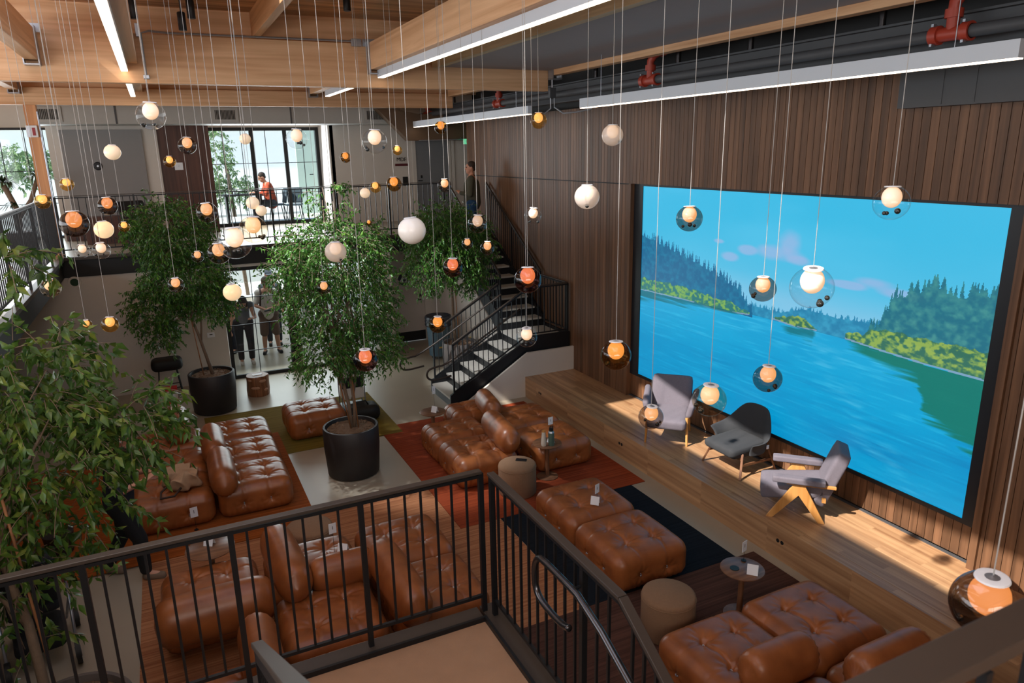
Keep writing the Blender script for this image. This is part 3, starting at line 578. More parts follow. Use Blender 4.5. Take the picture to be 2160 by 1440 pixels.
def build_screen():
    img = paint_screen(); V, U, _ = img.shape
    x, y0, y1, z0, z1 = 6.70, 9.172, 3.777, 3.829, 0.815
    t = thing('video_wall', 'giant wall screen showing a blue lake with conifers and clouds', 'screen', (6.72, 6.47, 2.3))
    me = bpy.data.meshes.new('display'); uu, vv = np.meshgrid(np.linspace(0, 1, U + 1), np.linspace(0, 1, V + 1))
    co = np.stack([np.full(uu.size, x - 6.72), (y0 + (y1 - y0) * uu.ravel()) - 6.47, (z0 + (z1 - z0) * vv.ravel()) - 2.3], 1).astype(np.float32)
    i, j = np.meshgrid(np.arange(U), np.arange(V)); a = (j * (U + 1) + i).ravel(); f = np.stack([a, a + U + 1, a + U + 2, a + 1], 1)
    me.vertices.add(len(co)); me.vertices.foreach_set('co', co.ravel()); me.loops.add(f.size); me.loops.foreach_set('vertex_index', f.ravel().astype(np.int32))
    me.polygons.add(len(f)); me.polygons.foreach_set('loop_start', np.arange(0, f.size, 4, dtype=np.int32)); me.update(calc_edges=True)
    lin = np.where(img <= 0.04045, img / 12.92, ((img + 0.055) / 1.055) ** 2.4); at = me.color_attributes.new('picture', 'FLOAT_COLOR', 'CORNER')
    cc = np.ones((len(f), 4, 4), np.float32); cc[:, :, :3] = lin.reshape(-1, 1, 3); at.data.foreach_set('color', cc.ravel())
    m, nt, b = nmat('screen picture'); ca = nt.nodes.new('ShaderNodeVertexColor'); ca.layer_name = 'picture'
    b.inputs['Base Color'].default_value = (0.01, 0.01, 0.012, 1); b.inputs['Roughness'].default_value = 0.35
    nt.links.new(ca.outputs[0], b.inputs['Emission Color']); b.inputs['Emission Strength'].default_value = 0.95
    me.materials.append(m); o = bpy.data.objects.new('display', me); C.objects.link(o); o.parent = t
    # black bezel, wider at the sides
    X0, X1 = 0.0 - 0.01, 0.02; Y0, Y1 = y0 - 6.47, y1 - 6.47; Z0, Z1 = z0 - 2.3, z1 - 2.3; OY0, OY1 = 9.395 - 6.47, 3.625 - 6.47; OZ1, OZ0 = 0.768 - 2.3, 3.858 - 2.3
    fr = MB().box((X0 - 0.02, Y0, OZ1), (X1, OY0, OZ0)).box((X0 - 0.02, OY1, OZ1), (X1, Y1, OZ0)).box((X0 - 0.02, Y1, OZ1), (X1, Y0, Z1)).box((X0 - 0.02, Y1, Z0), (X1, Y0, OZ0))
    fr.build('bezel', flat('screen bezel', S(22, 27, 34), 0.45, var=0.02), t)
build_screen()
for y, z in [(8.05, 0.22), (5.0, 0.22), (10.55, 0.24)]:
    t = thing('power_socket', {8.05: 'twin black round sockets in the stage front near the middle', 5.0: 'twin black round sockets in the stage front toward the camera', 10.55: 'twin black sockets in the stage front nearest the black stair'}[y], 'socket', (5.6, y, z))
    for s in (-1, 1): MB().lathe([(0, -0.006), (0.022, -0.006), (0.022, 0.0), (0, 0)], n=16, c=(0, 0, 0), M=Matrix.Rotation(-pi / 2, 3, 'Y')).build('socket_face', M_['blackm'], t).location = (-0.003, s * 0.03, 0)
# ------------------------------------------------------------------ glazing, doors and what lies outside
def window(n, x0, x1, y, z0, z1, vx, vz, fw=0.05, mw=0.014, depth=0.06, m='blackm', mull=()):
    t = MB(); d = depth / 2
    t.box((x0, y - d, z0), (x0 + fw, y + d, z1)).box((x1 - fw, y - d, z0), (x1, y + d, z1)).box((x0 + fw, y - d, z0), (x1 - fw, y + d, z0 + fw)).box((x0 + fw, y - d, z1 - fw), (x1 - fw, y + d, z1))
    for v in mull: t.box((v - 0.045, y - d, z0 + fw), (v + 0.045, y + d, z1 - fw))
    for v in vx: t.box((v - mw / 2, y - 0.012, z0 + fw), (v + mw / 2, y + 0.012, z1 - fw))
    for v in vz: t.box((x0 + fw, y - 0.0125, v - mw / 2), (x1 - fw, y + 0.0125, v + mw / 2))
    o = struct('window_%d' % n, t, M_[m])
    p = MB().box((x0 + fw, y - 0.003, z0 + fw), (x1 - fw, y + 0.003, z1 - fw)).build('pane', M_['pane'], o)
    return o
window(1, 0.87, 4.13, YW + 0.03, 0.0, 2.27, [1.42, 2.85, 3.45], [0.55, 1.1, 1.65], fw=0.07, mull=[2.10, 2.17, 2.24])
window(2, 1.18, 3.86, 19.26, ZM, 5.06, [1.55, 1.80 + 0.18, 2.55, 3.45], [3.45, 4.2], fw=0.08, mull=[2.22, 3.02])
window(3, -3.40, -1.95, 18.9, ZM, 5.06, [-2.9, -2.45, -2.1], [3.45, 4.15], fw=0.05)
window(4, -5.9, -3.5, 18.9, ZM, 5.06, [-4.7], [3.45, 4.15], fw=0.05)
# a bright skylight pane beside the first purlin
m, nt, b = nmat('frosted skylight'); b.inputs['Base Color'].default_value = (0.9, 0.93, 0.95, 1); b.inputs['Transmission Weight'].default_value = 0.0
tl = nt.nodes.new('ShaderNodeBsdfTranslucent'); tl.inputs[0].default_value = (0.85, 0.9, 0.95, 1); nt.links.new(tl.outputs[0], nt.nodes['Material Output'].inputs[0])
struct('window_5', MB().box((-1.95, 9.5, ZD + 0.05), (-1.22, 10.6, ZD + 0.06)), m)
# restroom door, second door, gallery door
def leverdoor(n, x0, x1, y, z0, z1, m, kick=None, hx=None, hz=1.0):
    d = struct('door_%d' % n, MB().box((x0, y, z0 + 0.01), (x1, y + 0.04, z1)), m)
    hx = x1 - 0.09 if hx is None else hx
    MB().tube([(hx, y, z0 + hz), (hx, y - 0.05, z0 + hz), (hx - 0.11, y - 0.05, z0 + hz)], 0.011, 8).cbox((hx, y - 0.004, z0 + hz + 0.10), (0.045, 0.01, 0.07)).build('door_handle', M_['blackm'], d)
    if kick: MB().box((x0 + 0.005, y - 0.004, z0 + 0.01), (x1 - 0.005, y, z0 + kick)).build('kick_plate', M_['blackm'], d)
    return d
dm = flat('white door leaf', S(196, 188, 182), 0.55, var=0.01)
leverdoor(1, 4.65, 5.39, 16.03, 0, 2.23, dm, kick=0.24)
leverdoor(2, 5.73, 6.59, 16.03, 0, 2.23, dm, hx=6.45)
leverdoor(3, 6.05, 6.95, 18.075, ZM, 4.95, flat('grey gallery door', S(120, 122, 126), 0.6), hx=6.18)
struct('trim_8', MB().box((5.96, 18.06, ZM), (6.05, 18.1, 5.0)).box((6.95, 18.06, ZM), (7.0, 18.1, 5.0)).box((7.03, 18.05, ZM), (7.10, 18.1, 5.1)), M_['drywall'])
s = thing('accessible_restroom_sign', 'round dark sign with white triangle and wheelchair figure on the restroom door', 'sign', (4.92, 16.03, 1.52))
MB().lathe([(0, -0.006), (0.15, -0.006), (0.15, 0.0), (0, 0)], n=40, M=Matrix.Rotation(-pi / 2, 3, 'X')).build('disc', flat('slate sign blue', S(36, 48, 60), 0.5), s).location = (0, -0.008, 0)
MB().prism([(-0.125, -0.075), (0.125, -0.075), (0, 0.143)], -0.020, -0.016, 'y').build('triangle', M_['white'], s)
wc = MB().lathe([(0.026, -0.002), (0.033, -0.002), (0.033, 0.002), (0.026, 0.002), (0.026, -0.002)], n=24, c=(-0.004, -0.022, -0.028), M=Matrix.Rotation(pi / 2, 3, 'X')).ball((-0.008, -0.022, 0.052), 0.011, 10, 6)
wc.tube([(-0.008, -0.022, 0.038), (-0.002, -0.022, 0.0), (0.026, -0.022, -0.002), (0.034, -0.022, -0.036), (0.046, -0.022, -0.034)], 0.005, 6).tube([(-0.006, -0.022, 0.024), (0.02, -0.022, 0.022)], 0.004, 6)
wc.build('wheelchair_figure', flat('slate ink', S(40, 50, 62), 0.6), s)
s = thing('wall_sign', 'small dark rectangular sign between the two white doors', 'sign', (5.56, 15.99, 1.50))
MB().box((-0.10, -0.008, -0.16), (0.10, 0, 0.16)).build('plate', flat('dark sign plate', S(38, 48, 58), 0.5), s)
for k, z in enumerate((-0.08, -0.105)): MB().box((-0.075, -0.011, z), (0.075, -0.009, z + 0.010)).build('text_line', M_['white'], s)
s = thing('room_sign', 'small MDF room sign on the white gallery wall', 'sign', (5.66, 18.08, 4.12)); text('MDF', 0.13, (0, -0.01, 0.10), (pi / 2, 0, 0), M_['blackm'], s)
MB().box((-0.17, -0.012, -0.06), (0.17, 0, 0.0)).build('maroon_bar', M_['redtxt'], s)
t = thing('wall_phone', 'small dark box on the white gallery wall under the room sign', 'control box', (5.74, 18.1, 3.68)); MB().box((-0.065, -0.04, -0.11), (0.065, 0, 0.11)).build('case', M_['blackm'], t, bevel=0.008)
t = thing('thermostat', 'white thermostat on the entrance wall beside the glass door', 'thermostat', (0.56, YW, 0.98)); MB().box((-0.07, -0.025, -0.05), (0.07, 0, 0.05)).build('case', M_['white'], t, bevel=0.006); MB().box((-0.025, -0.028, 0.0), (0.03, -0.0255, 0.02)).build('display', M_['blackm'], t)
t = thing('round_recess', 'white round ring with dark centre on the lower white wall at left', 'wall fitting', (-1.58, YW, 2.24)); RX = Matrix.Rotation(pi / 2, 3, 'X')
MB().lathe([(0.07, 0.0), (0.07, 0.03), (0.105, 0.03), (0.11, 0.0)], n=32, M=RX).build('ring', M_['drywall'], t, smooth=True); MB().lathe([(0, 0.004), (0.07, 0.004), (0.07, 0.0)], n=32, M=RX).build('centre', flat('dark green lens', S(30, 60, 34), 0.3), t)
t = thing('wall_speaker', 'black round speaker on the grey panel of the gallery wall', 'speaker', (-1.10, 18.04, 4.235))
MB().lathe([(0.0, 0.012), (0.05, 0.03), (0.075, 0.022), (0.088, 0.0)], n=32, M=RX).build('grille', M_['black'], t, smooth=True); MB().lathe([(0, 0.034), (0.02, 0.034), (0.024, 0.02)], n=20, M=RX).build('cone_cap', M_['galv'], t, smooth=True)
t = thing('notice_plate', 'small pale square plate on the dark walnut gallery panel', 'sign', (0.48, 18.05, 4.19)); MB().box((-0.085, -0.012, -0.08), (0.085, 0, 0.08)).build('plate', M_['white'], t); text('2', 0.06, (0, -0.014, 0.01), (pi / 2, 0, 0), M_['galv'], t)
t = thing('fire_alarm', 'white fire alarm strobe with red mark high on the wooden column', 'alarm', (-1.84, 15.28, 4.87)); MB().box((-0.085, -0.05, -0.10), (0.085, 0, 0.10)).build('case', M_['white'], t, bevel=0.01); MB().box((0.005, -0.056, -0.07), (0.05, -0.05, 0.06)).build('red_mark', flat('alarm red', S(150, 40, 50), 0.5), t); MB().box((-0.07, -0.056, -0.085), (-0.02, -0.05, 0.085)).build('strobe_lens', M_['galv'], t)
t = thing('column_conduit', 'thin silver conduit running down the wooden column', 'conduit', (-1.72, 15.27, 3.9)); MB().tube([(0, 0, 1.3), (0, 0, -1.2)], 0.012, 8).build('tube', M_['galv'], t, smooth=True)

# outside: bright forecourt, pale building, planting
paving = flat('sunlit paving', S(215, 215, 210), 0.8, var=0.05)
struct('floor_outside', MB().box((-6, 19.4, ZM - 0.2), (9, 22.6, ZM - 0.02)).box((-20, 24.0, -0.12), (25, 45, -0.02)), paving)
t = thing('pale_building', 'bright pale building seen through the upper glass doors', 'building', (2, 34, -0.02))
MB().box((-10, 0, 0), (12, 0.4, 9)).build('wall', flat('white render', S(240, 240, 238), 0.8, var=0.02), t); MB().box((-10, -0.25, 5.6), (12, 0.0, 5.85)).build('ledge', flat('pale ledge', S(205, 215, 215), 0.7), t)
MB().box((-3.2, -0.1, 6.5), (-1.4, 0, 7.9)).build('window', M_['galv'], t)
t = thing('hallway_partition', 'pale greenish doors seen through the right upper glass door', 'partition', (4.35, 22.4, ZM - 0.02))
MB().box((-0.55, 0, 0), (2.4, 0.1, 3.4)).build('panel', flat('pale green panel', S(188, 206, 196), 0.6), t); MB().box((0.02, -0.01, 0.05), (0.035, 0, 3.2)).build('joint', M_['grey'], t); MB().tube([(-0.12, -0.02, 1.15), (-0.12, -0.07, 1.15), (-0.22, -0.07, 1.15)], 0.015, 8).build('door_handle', M_['blackm'], t)
t = thing('storefront', 'pale storefront with red panels seen through the lower glass doors', 'building', (3.0, 27.0, -0.02))
MB().box((-3.5, 0, 0), (4.5, 0.2, 1.0)).box((-3.5, 0, 2.3), (4.5, 0.2, 2.42)).build('wall', flat('pale render', S(200, 202, 200), 0.8), t)
MB().box((0.3, -0.02, 1.75), (0.9, 0.05, 2.3)).box((1.9, -0.02, 1.75), (2.4, 0.05, 2.3)).build('red_panel', flat('red panel', S(200, 70, 80), 0.6), t)
MB().box((1.1, -0.02, 0.0), (1.6, 0.05, 2.3)).build('grey_post', M_['grey'], t)

# ------------------------------------------------------------------ rugs
def rug(x0, x1, y0, y1, z, c1, c2, label, stripes=9.0, axis='x'):
    m, nt, b = nmat('rug weave ' + label[:12]); N = nt.nodes.new; L = nt.links.new
    tc = N('ShaderNodeTexCoord'); mp = N('ShaderNodeMapping'); mp.inputs['Scale'].default_value = (0.7, stripes * 4, 1) if axis == 'x' else (stripes * 4, 0.7, 1); L(tc.outputs['Object'], mp.inputs[0])
    n = N('ShaderNodeTexNoise'); n.inputs['Scale'].default_value = 1.0; n.inputs['Detail'].default_value = 5; L(mp.outputs[0], n.inputs['Vector'])
    n2 = N('ShaderNodeTexNoise'); n2.inputs['Scale'].default_value = 220; L(tc.outputs['Object'], n2.inputs['Vector'])
    cr = N('ShaderNodeValToRGB'); cr.color_ramp.elements[0].position = 0.35; cr.color_ramp.elements[1].position = 0.65; cr.color_ramp.elements[0].color = c1; cr.color_ramp.elements[1].color = c2
    L(n.outputs['Fac'], cr.inputs[0]); L(cr.outputs[0], b.inputs['Base Color']); b.inputs['Roughness'].default_value = 0.95; b.inputs['Specular IOR Level'].default_value = 0.1
    bp = N('ShaderNodeBump'); bp.inputs['Strength'].default_value = 0.5; bp.inputs['Distance'].default_value = 0.004; L(n2.outputs['Fac'], bp.inputs['Height']); L(bp.outputs[0], b.inputs['Normal'])
    o = MB().box((x0, y0, z), (x1, y1, z + 0.008)).build('area_rug', m); tag(o, label, 'rug')
rug(2.75, 5.45, 7.24, 10.90, 0.001, S(120, 50, 28), S(150, 68, 38), 'rust red rug under the sofa group in front of the black stair')
rug(3.28, 5.22, 5.245, 7.235, 0.001, S(20, 26, 34), S(28, 34, 42), 'navy rug under the two tufted ottomans')
rug(2.30, 5.47, 1.6, 5.24, 0.0015, S(66, 44, 38), S(88, 60, 50), 'dark brown rug under the nearest sofa group at bottom right')
rug(-0.70, 3.27, 5.24, 7.235, 0.001, S(138, 88, 60), S(176, 122, 86), 'salmon striped rug behind the near railing, under the sofa group')
rug(-0.70, 2.745, 7.24, 8.45, 0.001, S(138, 88, 60), S(176, 122, 86), 'salmon striped rug strip reaching toward the central planter')
rug(-2.4, 1.245, 8.16, 11.5, 0.0105, S(128, 66, 28), S(156, 84, 36), 'burnt orange rug under the long sofa group at left')
rug(0.2, 3.07, 10.55, 12.80, 0.0015, S(96, 82, 32), S(122, 104, 46), 'olive rug under the single ottoman beyond the central planter')

# ------------------------------------------------------------------ tufted leather modules
def leather_mat():
    m, nt, b = nmat('tan leather'); N = nt.nodes.new; L = nt.links.new
    tc = N('ShaderNodeTexCoord'); n = N('ShaderNodeTexNoise'); n.inputs['Scale'].default_value = 5; n.inputs['Detail'].default_value = 5; L(tc.outputs['Object'], n.inputs['Vector'])
    cr = N('ShaderNodeValToRGB'); cr.color_ramp.elements[0].position = 0.3; cr.color_ramp.elements[1].position = 0.72
    cr.color_ramp.elements[0].color = S(124, 68, 34); cr.color_ramp.elements[1].color = S(158, 92, 48); L(n.outputs['Fac'], cr.inputs[0]); L(cr.outputs[0], b.inputs['Base Color'])
    n2 = N('ShaderNodeTexNoise'); n2.inputs['Scale'].default_value = 160; L(tc.outputs['Object'], n2.inputs['Vector']); bp = N('ShaderNodeBump'); bp.inputs['Strength'].default_value = 0.12; bp.inputs['Distance'].default_value = 0.003
    L(n2.outputs['Fac'], bp.inputs['Height']); L(bp.outputs[0], b.inputs['Normal']); b.inputs['Roughness'].default_value = 0.36; b.inputs['Specular IOR Level'].default_value = 0.55; return m
M_['leather'] = leather_mat()
def grid_box(hx, hy, hz, r, n=64, nz=28):
    """closed rounded box as a quad grid, returned with outward normals for displacement"""
    V, F, idx = [], [], {}
    def vid(p):
        k = (round(p[0], 5), round(p[1], 5), round(p[2], 5))
        if k not in idx: idx[k] = len(V); V.append(k)
        return idx[k]
    def face(f, nu, nv):
        for i in range(nu):
            for j in range(nv):
                q = [f(-1 + 2 * a / nu, -1 + 2 * b / nv) for a, b in ((i, j), (i + 1, j), (i + 1, j + 1), (i, j + 1))]; F.append(tuple(vid(p) for p in q))
    face(lambda a, b: (a * hx, b * hy, hz), n, n); face(lambda a, b: (b * hx, a * hy, -hz), n, n)
    face(lambda a, b: (a * hx, -hy, b * hz), n, nz); face(lambda a, b: (-a * hx, hy, b * hz), n, nz); face(lambda a, b: (hx, a * hy, b * hz), n, nz); face(lambda a, b: (-hx, -a * hy, b * hz), n, nz)
    P = np.array(V); h = np.array([hx, hy, hz]); c = np.clip(P, -(h - r), h - r); d = P - c; L = np.linalg.norm(d, axis=1, keepdims=True); inner = L[:, 0] < 1e-9
    nrm = np.where(L > 1e-9, d / np.maximum(L, 1e-9), 0); Q = c + nrm * r; return Q, nrm, P, F
def np_mesh(name, P, F, mat, parent=None, smooth=True):
    me = bpy.data.meshes.new(name); me.from_pydata([tuple(p) for p in P], [], F); me.materials.append(mat)
    bm = bmesh.new(); bm.from_mesh(me); bmesh.ops.recalc_face_normals(bm, faces=bm.faces); bm.to_mesh(me); bm.free()
    if smooth: me.shade_smooth()
    o = bpy.data.objects.new(name, me); C.objects.link(o)
    if parent: o.parent = parent
    return o
BT = [(-0.165, -0.165), (0.165, -0.165), (0.165, 0.165), (-0.165, 0.165)]
def cushion_points(hx, hy, hz, seed):
    Q, nrm, P, F = grid_box(hx, hy, hz, 0.13)
    rs = np.random.default_rng(seed); sx_, sy_ = hx / 0.46, hy / 0.46
    x, y, z = Q[:, 0], Q[:, 1], Q[:, 2]; disp = np.zeros(len(Q))
    top = np.clip(nrm[:, 2], 0, 1) ** 0.5 * (nrm[:, 2] > 0.05)
    bx = np.array([b[0] * sx_ for b in BT]); by = np.array([b[1] * sy_ for b in BT])
    # crown of the cushion, then creases through the buttons
    disp += 0.035 * top * np.cos(np.clip(x / hx, -1, 1) * pi / 2) ** 0.5 * np.cos(np.clip(y / hy, -1, 1) * pi / 2) ** 0.5
    for k in (-1, 1):
        for u_, v_, h_ in ((x, y, hy), (y, x, hx)):
            ln = 0.165 * (sx_ if u_ is x else sy_) * k; wob = 0.012 * np.sin(v_ * 17 + k + seed)
            disp -= 0.012 * np.exp(-((u_ - ln + wob) / 0.012) ** 2) * np.where(nrm[:, 2] > -0.4, 1, 0.0) * np.clip(1.1 - np.abs(v_) / h_ * 0.6, 0, 1)
    for i in range(4):
        dx, dy = x - bx[i], y - by[i]; d = np.hypot(dx, dy); th = np.arctan2(dy, dx)
        disp -= top * (0.030 * np.exp(-(d / 0.035) ** 2) + 0.026 * np.exp(-(d / 0.10) ** 2))
        disp -= top * 0.005 * np.exp(-((d - 0.07) / 0.06) ** 2) * np.sin(th * 9 + seed + i)
    # two buttons on each side
    zb = -0.02
    for s in (-1, 1):
        for (u_, v_, hh, sc_, ax) in ((x, y, hy, sx_, 1), (y, x, hx, sy_, 0)):
            side = np.clip(nrm[:, ax] * s, 0, 1)
            for k in (-1, 1):
                d = np.hypot(u_ - 0.165 * k * sc_, z - zb); th = np.arctan2(z - zb, u_ - 0.165 * k * sc_)
                disp -= side * (0.03 * np.exp(-(d / 0.045) ** 2) + 0.004 * np.sin(th * 8 + seed) * np.exp(-((d - 0.06) / 0.05) ** 2))
            disp += side * (0.004 * np.sin(u_ * 95 + 2.0 * np.sin(z * 12 + seed)) * np.clip(-(z + 0.02) / hz + 0.25, 0, 1))
    nn = nrm.copy(); flatm = np.abs(nn).sum(1) < 1e-6; Q = Q + nn * disp[:, None]; Q[:, 2] = np.maximum(Q[:, 2], -hz); return Q, F
_btn = None
def button(parent, p):
    global _btn
    if _btn is None:
        _btn = MB().ball((0, -0.011, 0), 0.0075, 8, 6).ball((0, 0.011, 0), 0.0075, 8, 6).tube([(0, -0.011, 0.004), (0, 0, 0.012), (0, 0.011, 0.004)], 0.003, 6).build('button', M_['galv'], parent, smooth=True); o = _btn
    else: o = _btn.copy(); C.objects.link(o); o.parent = parent
    o.location = p; return o
_mod = {}
def roll_mesh(L, r, seed):
    """back cushion: soft rolled bolster with gathered ends, axis along y"""
    n, k = 46, 36; P, F = [], []
    for i in range(n + 1):
        t = -1 + 2 * i / n; e = (1 - abs(t) ** 7) ** 0.36 if abs(t) < 1 else 0
        e = max(e, 0.0); y = t * L / 2 * (1.0)
        for j in range(k):
            a = 2 * pi * j / k; q = 0.82 + 0.18 * abs(cos(2 * a)) ** 0.5
            ple = 0.012 * sin(a * 18 + seed) * max(0, abs(t) - 0.72) / 0.28 * (1 if e > 0.05 else 0)
            se = 0.006 * math.exp(-((t - 0.02) / 0.015) ** 2)
            R = (r * e + ple * e - se)
            P.append((R * cos(a) * 0.95, y, R * sin(a) * 1.15))
        if i: 
            for j in range(k): a0 = (i - 1) * k + j; b0 = (i - 1) * k + (j + 1) % k; F.append((a0, b0, b0 + k, a0 + k))
    F.append(tuple(range(k))); F.append(tuple(n * k + j for j in range(k))); return np.array(P), F
_roll = {}
def module(x, y, label, group, sx_=0.90, sy_=0.90, rolls=(), zt=0.40, rz=0.0):
    """one sofa module: tufted seat, its buttons, and the rolled back cushions strapped to it"""
    t = thing('sofa_module', label, 'sofa', (x, y, 0.012), rz, group)
    key = (sx_, sy_)
    if key not in _mod:
        hz = zt / 2; Q, F = cushion_points(sx_ / 2, sy_ / 2, hz, len(_mod) * 3 + 1); Q[:, 2] += hz
        o = np_mesh('seat', Q, F, M_['leather'], t); _mod[key] = o.data
    else:
        o = bpy.data.objects.new('seat', _mod[key]); C.objects.link(o); o.parent = t
    ax, ay = sx_ / 0.92, sy_ / 0.92
    for b in BT: button(t, (b[0] * ax, b[1] * ay, zt - 0.035))
    for k in (-1, 1):
        button(t, (0.165 * k * ax, -sy_ / 2 + 0.025, zt / 2 - 0.02)).rotation_euler = (pi / 2, 0, pi / 2)
        button(t, (-sx_ / 2 + 0.025, 0.165 * k * ay, zt / 2 - 0.02)).rotation_euler = (0, -pi / 2, 0)
    for (dx, dy, L, r, ang, zz) in rolls:
        kk = (L, r)
        if kk not in _roll:
            P, F = roll_mesh(L, r, len(_roll) + 1); o = np_mesh('backrest', P, F, M_['leather'], t); _roll[kk] = o.data
        else: o = bpy.data.objects.new('backrest', _roll[kk]); C.objects.link(o); o.parent = t
        o.location = (dx, dy, zz); o.rotation_euler = (0, 0, ang)
    return t
HP = pi / 2
G = 'leather modules on the navy rug'
module(4.08, 6.585, 'farther of the two backless tufted ottomans on the navy rug', G, 0.92, 0.92); module(4.08, 5.655, 'nearer of the two backless tufted ottomans on the navy rug', G, 0.92, 0.92)
G = 'leather modules of the nearest sofa group'
module(3.76, 3.74, 'near right sofa module with the short bolster lying on its front edge', G, 0.92, 0.92, [(0.06, -0.42, 0.66, 0.165, HP, 0.54)])
module(4.70, 3.76, 'near right sofa module closest to the stage and the round table', G, 0.92, 0.92)
module(3.76, 2.80, 'bottom right sofa module mostly below the dark corner rail', G, 0.92, 0.92)
module(4.70, 2.82, 'bottom right sofa module carrying the fat bolster, cut by the corner rail', G, 0.92, 0.92, [(-0.12, 0.12, 0.80, 0.17, HP, 0.54)])
G = 'leather modules on the red rug'
module(3.54, 8.54, 'sofa module nearest the camera on the red rug', G, 0.90, 0.90, [(0.36, 0.02, 0.98, 0.175, -0.10, 0.56)])
module(3.54, 9.38, 'left middle sofa module on the red rug beside the small round table', G, 0.90, 0.76)
module(4.15, 10.10, 'far sofa module on the red rug at the foot of the black stair', G, 0.90, 0.66, [(0.05, -0.45, 0.74, 0.155, -0.15, 0.56)])
module(4.70, 8.50, 'right front sofa module on the red rug behind the two bottles', G, 0.90, 0.90)
module(4.70, 9.40, 'right rear sofa module on the red rug next to the stage', G, 0.90, 0.88)
G = 'leather modules of the left sofa group'
for i, (y, lb) in enumerate([(9.20, 'front'), (10.08, 'middle'), (10.96, 'rear')]):
    rl = [[(-0.36, -0.15, 1.0, 0.17, 0.0, 0.56)], [(-0.40, -0.05, 0.98, 0.165, 0.0, 0.56)], []][i]
    module(0.62, y, ['front right module of the left sofa group, gathered bolster end facing the camera', 'middle right module of the left sofa group, bolster further back', 'rear right module of the left sofa group nearest the black planter'][i], G, 0.90, 0.88, rl)
for i, (y, lb) in enumerate([(9.20, 'front module of the left row carrying the tan bag'), (10.08, 'middle module of the left row behind the bald man'), (10.96, 'rear module of the left row with the high bolster')]):
    module(-0.34, y, lb + ' in the left sofa group', G, 0.94, 0.88, [[], [], [(0.14, 0.1, 0.95, 0.19, 0.0, 0.56)]][i])
module(1.82, 11.36, 'single tufted ottoman on the olive rug left of the central planter', 'lone ottoman', 0.92, 0.92)
G = 'leather modules behind the near railing'
module(-0.04, 6.72, 'far left module behind the railing with its long horizontal bolster', G, 0.90, 0.90, [(0.02, -0.62, 1.0, 0.20, HP, 0.50)])
module(0.90, 5.78, 'middle tufted seat behind the railing in front of the small bolster', G, 0.90, 0.90)
module(0.92, 6.70, 'rear middle module behind the railing with two crossing bolsters', G, 0.90, 0.90, [(-0.28, -0.20, 1.08, 0.18, 0.06, 0.58), (0.20, -0.50, 0.62, 0.155, HP, 0.52)])
module(1.88, 6.72, 'rear right module behind the railing', G, 0.90, 0.90)
module(1.88, 5.80, 'right module behind the railing with the long slanting bolster', G, 0.90, 0.90, [(-0.36, -0.12, 1.15, 0.18, 0.03, 0.58)])
module(-0.04, 5.02, 'bottom left module behind the railing with upright bolster at its right', G, 0.90, 0.90, [(0.30, 0.28, 0.70, 0.17, 0.0, 0.54)])
module(0.92, 4.84, 'bottom middle module just behind the railing', G, 0.90, 0.90)

# ------------------------------------------------------------------ tables, poufs and small things
def side_table(x, y, r, label, h=0.50, off=(0, 0)):
    t = thing('side_table', label, 'table', (x, y, 0.01))
    MB().lathe([(0, h - 0.022), (r - 0.02, h - 0.022), (r, h - 0.01), (r, h - 0.003), (r - 0.006, h), (0, h)], n=48).build('table_top', M_['table'], t, smooth=True)
    MB().lathe([(0.032, 0.02), (0.026, h * 0.5), (0.03, h - 0.022)], c=(off[0], off[1], 0), n=20).build('stem', M_['walnutleg'], t, smooth=True)
    MB().lathe([(0.0, 0), (0.15, 0), (0.15, 0.008), (0.045, 0.022), (0.0, 0.024)], c=(off[0], off[1], 0), n=36).build('base', M_['walnutleg'], t, smooth=True)
side_table(4.54, 4.47, 0.205, 'round walnut side table with black coaster near the nearest sofa group')
side_table(4.35, 8.00, 0.20, 'round walnut side table holding two bottles')
side_table(3.38, 9.92, 0.20, 'round walnut side table at the far left of the red rug')
side_table(0.0, 7.27, 0.24, 'round brown side table seen through the near railing')
fab = flat('tan boucle', S(138, 106, 80), 0.95, var=0.10, scale=40, bump=0.5, bscale=300)
def pouf(x, y, label):
    t = thing('pouf', label, 'pouf', (x, y, 0.01)); MB().lathe([(0, 0.0), (0.235, 0.0), (0.25, 0.02), (0.25, 0.38), (0.245, 0.40), (0.225, 0.415), (0, 0.42)], n=48).build('cushion', fab, t, smooth=True)
    MB().lathe([(0.2515, 0.365), (0.254, 0.37), (0.2515, 0.375)], n=48).build('seam', fab, t, smooth=True)
pouf(3.78, 7.78, 'tan cylinder pouf with a phone on top beside the red rug sofas'); pouf(3.76, 4.55 + 0.03, 'tan cylinder pouf near the dark brown rug edge'); pouf(1.02, 7.42, 'tan cylinder pouf half hidden behind the railing')
t = thing('phone', 'black phone lying on the tan pouf', 'phone', (3.86, 7.82, 0.431), 0.9); MB().box((-0.036, -0.072, 0), (0.036, 0.072, 0.008)).build('body', M_['black'], t, bevel=0.003)
t = thing('coaster', 'dark round coaster on the nearest side table', 'coaster', (4.47, 4.50, 0.511)); MB().lathe([(0, 0), (0.043, 0), (0.043, 0.006), (0, 0.006)], n=30).build('disc', flat('dark teal rubber', S(30, 42, 46), 0.6), t)
def tent(x, y, z, rz, label, s=1.0):
    t = thing('tent_card', label, 'card', (x, y, z), rz, 'folded white cards'); a, b = 0.10 * s, 0.055 * s
    MB().prism([(-0.035 * s, 0), (0, b * 1.7), (0.035 * s, 0), (0.033 * s, 0), (0, b * 1.6), (-0.033 * s, 0)], -a / 2, a / 2, 'y').build('folded_card', M_['white'], t)
